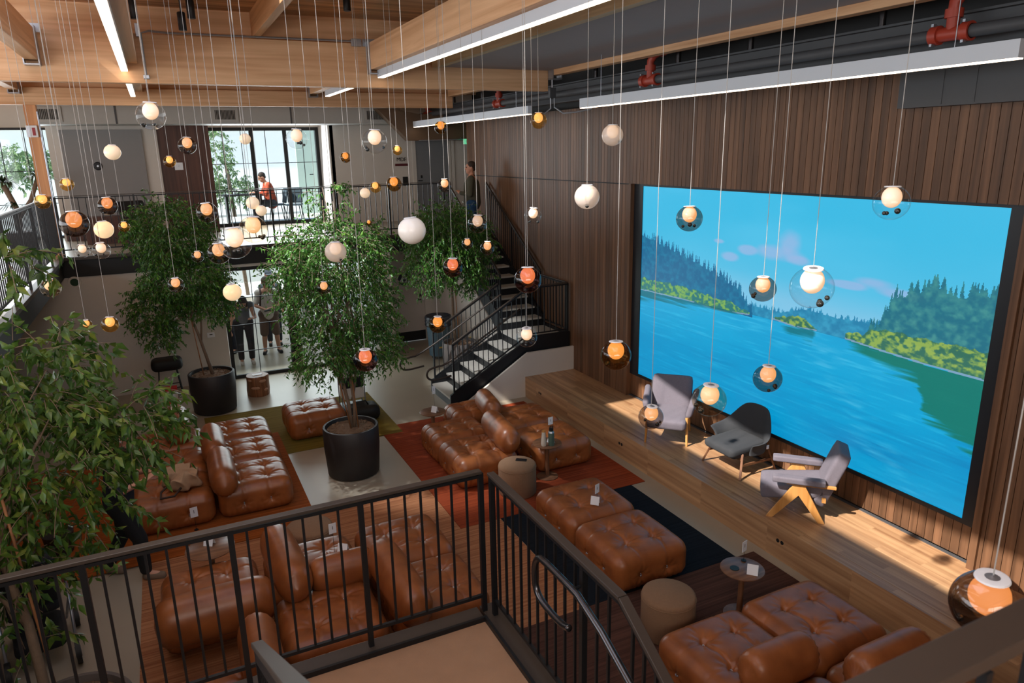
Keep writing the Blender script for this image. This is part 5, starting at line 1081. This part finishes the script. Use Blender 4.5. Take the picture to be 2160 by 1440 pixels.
# gallery plant and planting outside
t = thing('dracaena_plant', 'dark spiky plant in front of the upper left window', 'plant', (-2.55, 16.9, ZM))
MB().lathe([(0, 0), (0.2, 0), (0.24, 0.35), (0.22, 0.35), (0, 0.32)], n=28).build('pot', potm, t, smooth=True)
MB().tube([(0, 0, 0.3), (0.02, 0, 0.8), (-0.12, 0, 1.25)], 0.05, 10).tube([(0.02, 0, 0.6), (0.28, 0, 0.95), (0.45, 0, 1.35)], 0.04, 10).build('stems', bark, t, smooth=2)
r = np.random.default_rng(3); V, F = [], []
for cx, cz, n in ((-0.12, 1.3, 90), (0.45, 1.38, 70), (0.0, 0.85, 40)):
    for _ in range(n):
        d = r.normal(size=3); d /= np.linalg.norm(d); d[2] = abs(d[2]) * 0.7 - 0.1; L = r.uniform(0.22, 0.42); s_ = np.cross(d, [0, 0, 1.0]); s_ /= (np.linalg.norm(s_) + 1e-6); p = np.array([cx, 0, cz]); n0 = len(V)
        V += [p + s_ * 0.012, p - s_ * 0.012, p + d * L * 0.6 - s_ * 0.014, p + d * L * 0.6 + s_ * 0.014, p + d * L + np.array([0, 0, -0.12])]; F += [(n0, n0 + 1, n0 + 2, n0 + 3), (n0 + 3, n0 + 2, n0 + 4)]
np_mesh('leaves', np.array(V), F, leaf_mat('dracaena leaves', S(30, 44, 30), S(50, 70, 44), S(80, 100, 60)), t)
t = thing('outdoor_tree', 'sunlit street tree seen through the left upper glass door', 'tree', (2.2, 24.5, -0.02)); MB().tube([(0, 0, 0), (-0.2, 0, 4.2)], 0.06, 8).build('trunk', bark, t, smooth=2)
foliage('foliage', [(1.65, 24.5, ZM + 1.6, 0.55, 0.5, 1.3, 4), (2.1, 24.5, ZM + 0.7, 0.6, 0.5, 0.5, 2)], 300, 0.11, 31, leaf_mat('sunlit leaves', S(90, 120, 80), S(130, 160, 110), S(170, 190, 140)), t, 12)
t = thing('outdoor_hedge', 'pale green shrubs outside the upper left window', 'shrub', (-4.6, 27, -0.02)); MB().tube([(0, 0, 0), (0, 0, 4.0)], 0.05, 8).build('trunk', bark, t)
foliage('foliage', [(-4.6, 27, ZM + 1.5, 1.8, 0.6, 0.7, 4), (-3.6, 27, ZM + 1.7, 1.2, 0.6, 0.5, 2)], 260, 0.16, 33, bpy.data.materials['sunlit leaves'], t, 12)
# ------------------------------------------------------------------ people
skin = flat('skin', S(196, 142, 118), 0.55, var=0.05); hairb = flat('brown hair', S(50, 34, 26), 0.7, bump=0.4, bscale=200); lipm = flat('lips', S(150, 84, 78), 0.5); eyem = flat('dark eye', S(26, 22, 22), 0.2)
def remesh(mb, name, mat, parent, vox=0.009, it=4):
    me = bpy.data.meshes.new(name + '_raw'); me.from_pydata(mb.v, [], mb.f); bm = bmesh.new(); bm.from_mesh(me); bmesh.ops.recalc_face_normals(bm, faces=bm.faces); bm.to_mesh(me); bm.free()
    o = bpy.data.objects.new(name, me); C.objects.link(o); md = o.modifiers.new('r', 'REMESH'); md.mode = 'VOXEL'; md.voxel_size = vox; sm = o.modifiers.new('s', 'SMOOTH'); sm.iterations = it; sm.factor = 0.5
    dg = bpy.context.evaluated_depsgraph_get(); m2 = bpy.data.meshes.new_from_object(o.evaluated_get(dg)); bpy.data.objects.remove(o); m2.name = name; m2.materials.clear(); m2.materials.append(mat); m2.shade_smooth()
    o = bpy.data.objects.new(name, m2); C.objects.link(o); o.parent = parent; return o
def person(loc, rz, label, J, shirt, trousers, shoe, head=(0, 0, 0), hair='short', sleeve=1.0, short=False, cap=None, beard=False, base_z=None, hips_w=1.0):
    """J: joints in metres, figure faces +y; keys: pelvis chest neck head, and L/R shoulder elbow wrist hand, hip knee ankle toe"""
    t = thing('person', label, 'person', loc, rz); V_ = {k: Vector(v) for k, v in J.items()}
    HM = Matrix.Rotation(head[2], 3, 'Z') @ Matrix.Rotation(head[0], 3, 'X') @ Matrix.Rotation(head[1], 3, 'Y'); hc = V_['head']
    def H(p): return hc + HM @ Vector(p)
    b = MB(); b.caps(V_['pelvis'], V_['chest'], 0.135 * hips_w, 0.125 * hips_w).caps(V_['LS'] * 0.7 + V_['RS'] * 0.3, V_['RS'] * 0.7 + V_['LS'] * 0.3, 0.09, 0.09)
    b.caps(V_['neck'] - Vector((0, 0, 0.04)), H((0, -0.01, -0.07)), 0.056, 0.052)
    b.ball(H((0, -0.012, 0.025)), (0.076, 0.094, 0.098), 20, 14, HM).ball(H((0, 0.030, -0.045)), (0.058, 0.062, 0.072), 16, 12, HM).ball(H((0, 0.055, -0.085)), (0.030, 0.030, 0.026), 12, 8, HM)
    b.caps(H((0, 0.082, 0.018)), H((0, 0.106, -0.018)), 0.011, 0.016, 10).caps(H((-0.03, 0.074, 0.04)), H((0.03, 0.074, 0.04)), 0.012, 0.012, 8)
    for s in (-1, 1): b.ball(H((s * 0.079, -0.006, -0.004)), (0.011, 0.020, 0.032), 10, 8, HM)
    for s in 'LR':
        b.caps(V_[s + 'S'], V_[s + 'E'], 0.050, 0.040).caps(V_[s + 'E'], V_[s + 'W'], 0.040, 0.026)
        d = (V_[s + 'H'] - V_[s + 'W']).normalized(); side = d.cross(Vector((0, 0, 1)) if abs(d.z) < 0.9 else Vector((0, 1, 0))).normalized(); nrm = side.cross(d); sg = 1 if s == 'L' else -1
        pw = V_[s + 'W']; palm = pw + d * 0.085
        for k in (-1.5, -0.5, 0.5, 1.5): b.caps(pw + side * k * 0.010, palm + side * k * 0.019, 0.018, 0.012, 8)
        for k, L in zip((-1.5, -0.5, 0.5, 1.5), (0.062, 0.074, 0.078, 0.066)):
            a = palm + side * k * 0.021; m_ = a + d * L * 0.5 - nrm * 0.010; e = m_ + d * L * 0.38 - nrm * 0.026; b.caps(a, m_, 0.0095, 0.0088, 8).caps(m_, e, 0.0088, 0.0078, 8)
        a = pw + d * 0.025 + side * sg * 0.026; m_ = a + d * 0.035 + side * sg * 0.026 - nrm * 0.01; b.caps(a, m_, 0.014, 0.011, 8).caps(m_, m_ + d * 0.032 - nrm * 0.006, 0.011, 0.009, 8)
        b.caps(V_[s + 'Hp'], V_[s + 'K'], 0.088, 0.058).caps(V_[s + 'K'], V_[s + 'K'].lerp(V_[s + 'A'], 0.35), 0.055, 0.058).caps(V_[s + 'K'].lerp(V_[s + 'A'], 0.35), V_[s + 'A'], 0.058, 0.038).caps(V_[s + 'A'], V_[s + 'T'], 0.036, 0.028)
    remesh(b, 'body', skin, t, 0.008, 2)
    for s in (-1, 1): MB().ball(H((s * 0.030, 0.084, 0.018)), 0.0105, 10, 8).build('eye', eyem, t, smooth=2)
    MB().caps(H((-0.018, 0.086, -0.052)), H((0.018, 0.086, -0.052)), 0.006, 0.006, 8).build('mouth', lipm, t, smooth=2)
    if beard: bb = MB().ball(H((0, 0.040, -0.075)), (0.060, 0.060, 0.048), 16, 10, HM); bb.build('beard', hairb, t, smooth=2)
    if hair == 'short':
        remesh(MB().ball(H((0, -0.026, 0.045)), (0.086, 0.098, 0.094), 20, 14, HM).ball(H((0, -0.062, -0.01)), (0.066, 0.048, 0.055), 14, 10, HM), 'hair', hairb, t, 0.008, 2)
    if hair == 'long':
        remesh(MB().ball(H((0, -0.026, 0.045)), (0.088, 0.10, 0.096), 20, 14, HM).caps(H((0, -0.06, 0.0)), H((0.0, -0.10, -0.22)), 0.078, 0.06).caps(H((0.075, -0.01, 0.0)), H((0.075, 0.01, -0.26)), 0.03, 0.025).caps(H((-0.075, -0.01, 0.0)), H((-0.075, 0.01, -0.26)), 0.03, 0.025), 'hair', hairb, t, 0.01, 3)
    if cap:
        MB().ball(H((0, -0.016, 0.055)), (0.088, 0.104, 0.075), 20, 12, HM).build('cap', cap, t, smooth=2); MB().ball(H((0, 0.10, 0.045)), (0.066, 0.075, 0.010), 16, 8, HM).build('cap_brim', cap, t, smooth=2)
    c = MB(); cz = V_['pelvis'].lerp(V_['chest'], -0.08); c.caps(cz, V_['chest'], 0.155 * hips_w, 0.145 * hips_w).caps(V_['pelvis'] * 0.5 + V_['chest'] * 0.5, V_['chest'] + Vector((0, 0, 0.02)), 0.148, 0.145)
    c.caps(V_['LS'], V_['RS'], 0.078, 0.078).caps(V_['neck'] - Vector((0, 0, 0.05)), V_['neck'] - Vector((0, 0, 0.015)), 0.075, 0.064)
    for s in 'LR':
        e = V_[s + 'S'].lerp(V_[s + 'E'], min(1, sleeve)); c.caps(V_[s + 'S'], e, 0.068, 0.058)
        if sleeve > 1: c.caps(V_[s + 'E'], V_[s + 'E'].lerp(V_[s + 'W'], sleeve - 1), 0.056, 0.040)
    remesh(c, 'shirt', shirt, t, 0.011, 3)
    p = MB(); p.caps(V_['LHp'], V_['RHp'], 0.115 * hips_w, 0.115 * hips_w).caps(V_['pelvis'], V_['pelvis'] - Vector((0, 0, 0.04)), 0.14 * hips_w, 0.135 * hips_w)
    for s in 'LR':
        p.caps(V_[s + 'Hp'], V_[s + 'K'], 0.108, 0.078 if not short else 0.095)
        if not short: p.caps(V_[s + 'K'], V_[s + 'K'].lerp(V_[s + 'A'], 0.90), 0.078, 0.062)
    remesh(p, 'trousers' if not short else 'shorts', trousers, t, 0.011, 3)
    for s in 'LR':
        remesh(MB().caps(V_[s + 'A'] + Vector((0, 0, -0.035)), V_[s + 'T'] + Vector((0, 0, -0.005)), 0.046, 0.038, 12).caps(V_[s + 'A'] + Vector((0, 0, -0.045)), V_[s + 'T'] + Vector((0, 0, -0.02)), 0.044, 0.04, 12), 'shoe', shoe, t, 0.008, 2)
    return t
def stand(**k):
    J = dict(pelvis=(0, 0, 0.98), chest=(0, 0.0, 1.30), neck=(0, -0.01, 1.48), head=(0, 0.02, 1.635), LS=(-0.18, 0, 1.42), RS=(0.18, 0, 1.42), LE=(-0.24, -0.02, 1.13), RE=(0.24, -0.02, 1.13), LW=(-0.25, 0.06, 0.88), RW=(0.25, 0.06, 0.88), LH=(-0.25, 0.09, 0.78), RH=(0.25, 0.09, 0.78),
             LHp=(-0.10, 0, 0.92), RHp=(0.10, 0, 0.92), LK=(-0.11, 0.02, 0.50), RK=(0.11, 0.02, 0.50), LA=(-0.11, -0.02, 0.09), RA=(0.11, -0.02, 0.09), LT=(-0.12, 0.13, 0.045), RT=(0.12, 0.13, 0.045)); J.update(k); return J
F_ = lambda n, c: flat(n, c, 0.9, var=0.08, scale=18)
# bald man walking right, reading his phone
J = stand(pelvis=(0, 0.0, 0.95), chest=(0, 0.05, 1.26), neck=(0, 0.07, 1.44), head=(0, 0.13, 1.585), LS=(-0.19, 0.03, 1.38), RS=(0.19, 0.03, 1.38), LE=(-0.25, 0.08, 1.10), RE=(0.25, 0.08, 1.10), LW=(-0.13, 0.31, 1.16), RW=(0.11, 0.31, 1.15), LH=(-0.06, 0.38, 1.20), RH=(0.04, 0.38, 1.19),
          LHp=(-0.10, 0, 0.90), RHp=(0.10, 0, 0.90), LK=(-0.10, -0.04, 0.50), RK=(0.11, 0.17, 0.50), LA=(-0.10, -0.24, 0.12), RA=(0.11, 0.18, 0.09), LT=(-0.10, -0.12, 0.055), RT=(0.11, 0.33, 0.045))
person((-0.80, 7.98, 0.0), rad(-102), 'bald bearded man in dark shirt and black trousers walking while looking at a phone', J, F_('navy shirt', S(38, 42, 52)), F_('black trousers', S(18, 19, 22)), F_('tan suede shoes', S(120, 100, 84)), head=(rad(-32), 0, 0), hair=None, sleeve=1.0, beard=True)
t = thing('phone', 'dark phone held by the walking bald man', 'phone', (-0.395, 7.90, 1.245), rad(-102)); MB().cbox((0, 0, 0), (0.075, 0.012, 0.14), Matrix.Rotation(rad(40), 4, 'X')).build('body', M_['black'], t, bevel=0.003)
# woman bending over a phone behind the glass
J = stand(pelvis=(0, -0.04, 0.93), chest=(0.0, 0.10, 1.20), neck=(0, 0.24, 1.36), head=(-0.01, 0.34, 1.42), LS=(-0.17, 0.15, 1.32), RS=(0.17, 0.15, 1.32), LE=(-0.23, 0.22, 1.06), RE=(0.25, 0.16, 1.02), LW=(-0.18, 0.42, 1.08), RW=(0.30, 0.22, 0.80), LH=(-0.12, 0.49, 1.10), RH=(0.31, 0.24, 0.70))
person((1.27, 16.02, 0.0), rad(180), 'long haired woman in grey sleeveless top and dark trousers bending forward', J, F_('grey top', S(92, 92, 100)), F_('dark trousers', S(26, 28, 38)), F_('white shoes', S(200, 190, 185)), head=(rad(-50), 0, 0), hair='long', sleeve=0.05)
# man in white shirt and shorts with backpack straps
J = stand(LE=(-0.25, 0.06, 1.14), RE=(0.25, 0.06, 1.14), LW=(-0.08, 0.24, 1.10), RW=(0.08, 0.24, 1.08), LH=(0.0, 0.28, 1.10), RH=(0.0, 0.28, 1.07), LA=(-0.15, -0.02, 0.09), RA=(0.15, -0.02, 0.09), LK=(-0.13, 0.03, 0.50), RK=(0.13, 0.03, 0.50), LT=(-0.19, 0.12, 0.045), RT=(0.18, 0.12, 0.045))
p = person((1.88, 16.64, 0.0), rad(176), 'man in white shirt, brown shorts, cap and backpack standing behind the glass', J, F_('white tee', S(214, 204, 198)), F_('brown shorts', S(104, 84, 76)), F_('black trainers', S(28, 28, 34)), head=(rad(-24), 0, 0), sleeve=0.75, short=True, cap=F_('brown cap', S(84, 66, 52)), hips_w=1.12)
for s in (-1, 1): MB().tube([(s * 0.12, -0.14, 1.46), (s * 0.125, 0.0, 1.505), (s * 0.125, 0.14, 1.42), (s * 0.15, 0.17, 1.25), (s * 0.17, 0.10, 1.08)], 0.020, 8).build('backpack_strap', F_('brown strap', S(70, 52, 48)), p, smooth=2)
t = thing('backpack', 'dark backpack on the back of the man in shorts', 'backpack', (1.88, 16.90, 1.25), rad(176)); softpart('bag', (0, 0, 0), (0.15, 0.08, 0.22), 0.07, M_['blackm'], t)
t = thing('long_tube', 'grey cylinder held level by the man in shorts', 'tube', (1.98, 16.30, 1.06)); MB().tube([(-0.22, 0, 0.0), (0.36, 0.05, 0.05)], 0.022, 12).build('tube', M_['grey'], t, smooth=True)
person((2.05, 17.35, 0.0), rad(176), 'tall man in grey shirt and cap farthest behind the glass doors', stand(head=(0, 0.03, 1.70), neck=(0, -0.01, 1.53), chest=(0, 0, 1.34)), F_('grey shirt', S(96, 104, 112)), F_('dark jeans', S(40, 44, 56)), M_['blackm'], head=(rad(-10), 0, 0), sleeve=0.8, cap=F_('grey cap', S(90, 94, 104)))
person((0.98, 17.1, 0.0), rad(150), 'person in dark jeans at the left edge of the glass doors', stand(LK=(-0.12, 0.03, .5), LA=(-0.16, -0.02, .09)), F_('dark hoodie', S(40, 42, 48)), F_('blue black jeans', S(30, 36, 52)), M_['blackm'], hair='short', sleeve=1.8)
# man on the upper stair turned away
J = stand(LE=(-0.24, 0.02, 1.13), LW=(-0.10, 0.24, 1.16), LH=(-0.02, 0.28, 1.20), RE=(0.26, -0.08, 1.14), RW=(0.20, 0.08, 0.95), RH=(0.16, 0.14, 0.88))
pm_ = person((6.10, 14.55, 2.28), rad(62), 'brown haired man in olive sweater and blue jeans on the top stairs, seen from behind', J, F_('olive sweater', S(74, 72, 58)), F_('blue jeans', S(34, 70, 108)), F_('brown shoes', S(70, 50, 40)), head=(0, 0, rad(22)), hair='short', sleeve=1.85, hips_w=1.12); pm_.scale = (1.08, 1.08, 1.08)
# seated person on the terrace
J = dict(pelvis=(0, 0, 0.50), chest=(0, 0.06, 0.84), neck=(0, 0.12, 1.02), head=(0, 0.20, 1.16), LS=(-0.18, 0.07, 0.96), RS=(0.18, 0.07, 0.96), LE=(-0.22, 0.18, 0.72), RE=(0.22, 0.18, 0.72), LW=(-0.10, 0.42, 0.77), RW=(0.12, 0.42, 0.77), LH=(-0.06, 0.50, 0.78), RH=(0.06, 0.50, 0.78),
         LHp=(-0.10, 0.0, 0.48), RHp=(0.10, 0, 0.48), LK=(-0.14, 0.42, 0.48), RK=(0.14, 0.42, 0.48), LA=(-0.14, 0.40, 0.09), RA=(0.14, 0.40, 0.09), LT=(-0.14, 0.54, 0.045), RT=(0.14, 0.54, 0.045))
person((2.72, 20.5, ZM - 0.02), rad(95), 'person in red and orange shirt seated at the table behind the upper glass doors', J, F_('red orange shirt', S(176, 76, 50)), F_('grey trousers', S(60, 60, 66)), M_['blackm'], head=(rad(-25), 0, 0), hair='short', sleeve=1.6)
def terrace_chair(x, y, rz, label):
    t = thing('terrace_chair', label, 'chair', (x, y, ZM - 0.02), rz); sh = F_('blue grey shell ' + label[:6], S(66, 80, 92))
    softpart('seat', (0, 0, 0.43), (0.21, 0.20, 0.02), 0.018, sh, t); softpart('backrest', (0, -0.22, 0.66), (0.20, 0.02, 0.20), 0.018, sh, t, Matrix.Rotation(rad(10), 4, 'X'))
    for a in (-1, 1):
        for b in (-1, 1): MB().tube([(a * 0.15, b * 0.13, 0.42), (a * 0.21, b * 0.20, 0)], 0.012, 8).build('leg', M_['black'], t)
terrace_chair(2.86, 20.5, rad(95), 'blue grey shell chair under the seated person'); terrace_chair(3.25, 20.2, rad(160), 'empty blue grey shell chair right of the seated person')
t = thing('terrace_table', 'dark table in front of the seated person upstairs', 'table', (2.05, 20.5, ZM - 0.02)); MB().box((-0.55, -0.35, 0.71), (0.40, 0.35, 0.74)).build('table_top', M_['grey'], t)
for a in (-0.5, 0.34): MB().box((a, -0.3, 0), (a + 0.05, 0.3, 0.71)).build('leg', M_['black'], t)
t = thing('laptop', 'open laptop on the upstairs table', 'laptop', (1.95, 20.45, ZM + 0.722), rad(80)); MB().box((-0.15, -0.1, 0), (0.15, 0.1, 0.012)).build('base', M_['grey'], t); MB().cbox((0, 0.13, 0.11), (0.30, 0.01, 0.2), Matrix.Rotation(rad(-12), 4, 'X')).build('lid', M_['black'], t)
t = thing('gallery_lounge_chair', 'dark low lounge chair behind the left gallery railing', 'armchair', (-0.35, 16.7, ZM), rad(30)); dk = F_('dark leather', S(34, 30, 30))
softpart('seat', (0, 0, 0.30), (0.30, 0.30, 0.06), 0.05, dk, t); softpart('backrest', (0, 0.34, 0.55), (0.29, 0.05, 0.32), 0.04, dk, t, Matrix.Rotation(rad(-25), 4, 'X')); MB().lathe([(0, 0), (0.22, 0), (0.22, 0.015), (0.03, 0.03), (0.03, 0.25), (0, 0.25)], n=24).build('base', M_['galv'], t, smooth=True)
t = thing('gallery_bench', 'dark low cabinet on the far left of the gallery', 'cabinet', (-1.0, 17.2, ZM)); MB().box((-0.45, -0.2, 0.0), (0.40, 0.2, 0.55)).build('body', M_['walnutd'], t, bevel=0.005); MB().box((-0.02, -0.204, 0.03), (-0.01, -0.2, 0.52)).build('door_gap', M_['blackm'], t)

# ------------------------------------------------------------------ loose things on the ground floor
t = thing('wheeled_bin', 'blue grey wheeled waste bin lined with a dark bag by the restroom', 'waste bin', (5.12, 14.35, 0.0))
MB().lathe([(0, 0.08), (0.22, 0.08), (0.27, 0.92), (0.25, 0.92), (0.2, 0.12), (0, 0.12)], n=36).build('barrel', flat('blue grey plastic', S(74, 100, 116), 0.5), t, smooth=True)
bg_ = MB(); pr = []; 
for i in range(7): pr.append((0.285 + 0.012 * (i % 2), 0.74 + i * 0.035))
bg_.lathe(pr + [(0.27, 0.96), (0.22, 0.90), (0.1, 0.70), (0, 0.68)], n=26).build('bin_bag', flat('dark bin bag', S(44, 48, 56), 0.25, bump=1.0, bscale=18), t, smooth=True)
MB().box((-0.09, -0.255, 0.28), (0.04, -0.235, 0.31)).build('label_strip', flat('yellow label', S(190, 160, 90), 0.6), t)
for s in (-1, 1): MB().tube([(s * 0.14, -0.02, 0.04), (s * 0.14, 0.02, 0.04)], 0.04, 14).build('wheel', M_['blackm'], t)
t = thing('wet_floor_sign', 'yellow folded floor sign behind the stair ficus', 'sign', (5.42, 13.5, 0.0), 0.3); MB().prism([(-0.12, 0), (-0.01, 0.6), (0.01, 0.6), (0.12, 0), (0.10, 0), (0, 0.55), (-0.10, 0)], -0.13, 0.13, 'x').build('panel', flat('yellow plastic', S(210, 180, 40), 0.5), t)
t = thing('tree_stump', 'carved wooden stump stool in front of the glass doors', 'stool', (1.22, 13.72, 0.0))
rr = random.Random(5); prof = [(0, 0.0), (0.20, 0.0), (0.205, 0.1), (0.20, 0.25), (0.205, 0.36), (0.195, 0.385), (0, 0.39)]; mb = MB().lathe(prof, n=28)
mb.v = [(x * (1 + 0.05 * sin(5 * math.atan2(y, x) + z * 6)), y * (1 + 0.05 * sin(4 * math.atan2(y, x) + 1 + z * 9)), z) for x, y, z in mb.v]; mb.build('block', wood('stump wood', S(92, 56, 36), S(150, 100, 64), 'z', 0.5, knots=True), t, smooth=True)
for (a, z, w_) in ((-1.2, 0.30, 0.07), (-1.9, 0.18, 0.08), (-0.9, 0.12, 0.05), (-2.4, 0.33, 0.05)): MB().ball((0.196 * cos(a), 0.196 * sin(a), z), (w_, 0.02, 0.03), 12, 8, Matrix.Rotation(a + pi / 2, 3, 'Z')).build('pale_inlay', flat('pale cut wood', S(176, 136, 110), 0.6), t, smooth=2)
MB().box((-0.08, -0.06, 0.385), (0.09, 0.04, 0.395)).build('paper', M_['white'], t)
t = thing('luggage_cart', 'grey wire cart with white box and black band behind the central planter', 'cart', (2.62, 12.05, 0.0))
for a in (-0.2, 0.2):
    for b in (-0.13, 0.13): MB().tube([(a, b, 0.05), (a, b, 1.02)], 0.010, 8).build('upright', M_['galv'], t)
MB().box((-0.19, -0.12, 0.22), (0.19, 0.12, 0.42)).build('white_box', M_['drywall'], t, bevel=0.01); MB().box((-0.19, -0.12, 0.62), (0.19, 0.12, 0.78)).build('white_box', M_['drywall'], t, bevel=0.01)
MB().box((-0.195, -0.125, 0.42), (0.195, 0.125, 0.62)).build('black_bag', M_['blackm'], t, bevel=0.02); MB().box((-0.21, -0.14, 0.04), (0.21, 0.14, 0.10)).build('shelf', M_['black'], t, bevel=0.01); MB().box((-0.2, -0.13, 0.80), (0.2, 0.13, 0.98)).build('top_box', M_['black'], t, bevel=0.01)
for a in (-0.18, 0.18):
    for b in (-0.12, 0.12): MB().tube([(a - 0.012, b, 0.025), (a + 0.012, b, 0.025)], 0.025, 10).build('wheel', M_['blackm'], t)
t = thing('duffel_bag', 'black soft bag on the floor behind the central planter', 'bag', (2.62, 11.45, 0.01)); softpart('body', (0, 0, 0.13), (0.30, 0.20, 0.13), 0.10, M_['blackm'], t); MB().tube([(-0.12, -0.05, 0.25), (-0.08, -0.05, 0.33), (0.08, -0.05, 0.33), (0.12, -0.05, 0.25)], 0.012, 8).build('strap', M_['black'], t, smooth=2)
t = thing('tote_bag', 'crumpled tan canvas bag lying on the left sofa group', 'bag', (-0.20, 9.12, 0.44), 0.4)
P, F = rbox((0, 0, 0.10), (0.17, 0.19, 0.10), 0.06, None, 18, 10); rs = np.random.default_rng(2); P = P + 0.028 * np.stack([np.sin(P[:, 1] * 31 + P[:, 2] * 22), np.sin(P[:, 0] * 37 + 1), np.sin(P[:, 0] * 29 + P[:, 1] * 33) * (P[:, 2] > 0.04)], 1); P[:, 2] = np.maximum(P[:, 2], 0)
np_mesh('body', P, F, flat('tan canvas', S(176, 146, 118), 0.9, var=0.1, scale=9, bump=0.6, bscale=22), t); MB().tube([(-0.15, -0.05, 0.12), (-0.3, -0.08, 0.05), (-0.36, -0.20, 0.03), (-0.22, -0.26, 0.03), (-0.10, -0.17, 0.06)], 0.014, 8).build('strap', flat('dark strap', S(60, 46, 40), 0.8), t, smooth=2)
softpart('flap', (-0.02, 0.10, 0.20), (0.13, 0.08, 0.018), 0.016, bpy.data.materials['tan canvas'], t, Matrix.Rotation(0.3, 4, 'X'))
t = thing('counter_stool', 'tall black stool with a dark coat over it by the lower white wall', 'stool', (-0.28, 14.35, 0.0))
softpart('coat', (0, 0, 0.66), (0.27, 0.17, 0.12), 0.10, M_['blackm'], t)
for a in (-1, 1):
    for b in (-1, 1): MB().tube([(a * 0.15, b * 0.12, 0.56), (a * 0.21, b * 0.17, 0)], 0.012, 8).build('leg', M_['black'], t)
MB().tube([(-0.19, -0.15, 0.22), (0.19, -0.15, 0.22)], 0.008, 6).tube([(-0.19, 0.15, 0.22), (0.19, 0.15, 0.22)], 0.008, 6).build('foot_rail', M_['black'], t)
t = thing('red_white_box', 'white box with red base and lid standing under the black stool', 'box', (-0.33, 14.05, 0.0)); MB().box((-0.16, -0.10, 0.06), (0.16, 0.10, 0.24)).build('body', M_['drywall'], t, bevel=0.006); MB().box((-0.165, -0.105, 0), (0.165, 0.105, 0.06)).build('red_base', flat('red card', S(190, 40, 40), 0.5), t); MB().box((-0.165, -0.105, 0.24), (0.165, 0.105, 0.28)).build('lid', bpy.data.materials['red card'], t); MB().box((0.08, -0.108, 0.09), (0.12, -0.101, 0.2)).build('label', M_['white'], t)
# stroller
t = thing('stroller', 'black pushchair with grey frame beside the foreground tree, behind the railing', 'pushchair', (-1.50, 6.95, 0.0), rad(10)); bk = F_('black cloth', S(24, 24, 28))
for x, y, r_ in ((-0.26, -0.32, 0.11), (0.26, -0.32, 0.11), (-0.2, 0.35, 0.09), (0.30, 0.30, 0.09)):
    w_ = MB().tube([(x - 0.02, y, r_), (x + 0.02, y, r_)], r_, 24).build('wheel', M_['blackm'], t, smooth=True); MB().tube([(x - 0.024, y, r_), (x + 0.024, y, r_)], r_ * 0.45, 16).build('hub', M_['grey'], w_, smooth=True)
for s in (-1, 1): MB().tube([(s * 0.26, -0.32, 0.11), (s * 0.27, -0.05, 0.45), (s * 0.27, 0.10, 0.75), (s * 0.25, -0.25, 1.02)], 0.013, 8).tube([(s * 0.22, 0.33, 0.10), (s * 0.27, -0.02, 0.50)], 0.013, 8).build('frame', M_['galv'], t, smooth=2)
MB().tube([(-0.25, -0.25, 1.02), (0.0, -0.30, 1.05), (0.25, -0.25, 1.02)], 0.016, 8).build('handle', M_['black'], t, smooth=2)
softpart('seat', (0, 0.05, 0.50), (0.20, 0.22, 0.05), 0.04, bk, t, Matrix.Rotation(rad(-10), 4, 'X')); softpart('backrest', (0, -0.14, 0.72), (0.20, 0.04, 0.24), 0.04, bk, t, Matrix.Rotation(rad(20), 4, 'X')); softpart('basket', (0, 0.0, 0.22), (0.20, 0.24, 0.08), 0.06, bk, t)
o = MB(); 
for i in range(9):
    pass
P, F = rbox((0, 0, 0), (0.22, 0.18, 0.14), 0.12, None, 14, 8); np_mesh('hood', P + np.array([0, -0.05, 0.90]), F, bk, t)
t = thing('blanket', 'dark red cloth lying on the pushchair', 'blanket', (-1.42, 7.05, 0.60)); softpart('cloth', (0, 0, 0), (0.15, 0.12, 0.03), 0.028, F_('dark red cloth', S(110, 30, 34)), t)
t = thing('twig_plant', 'dry twiggy plant in a dark pot behind the foreground tree', 'plant', (-1.55, 8.9, 0.012)); MB().lathe([(0, 0), (0.13, 0), (0.16, 0.25), (0.14, 0.25), (0, 0.22)], n=24).build('pot', potm, t, smooth=True)
tw = MB(); rr = random.Random(9)
for k in range(26): a = rr.uniform(0, 6.28); q = rr.uniform(0.1, 0.4); tw.tube([(0, 0, 0.22), (q * 0.4 * cos(a), q * 0.4 * sin(a), 0.5), (q * cos(a), q * sin(a), rr.uniform(0.8, 1.05))], 0.005, 4)
tw.build('twigs', bamboo, t, fix=False)
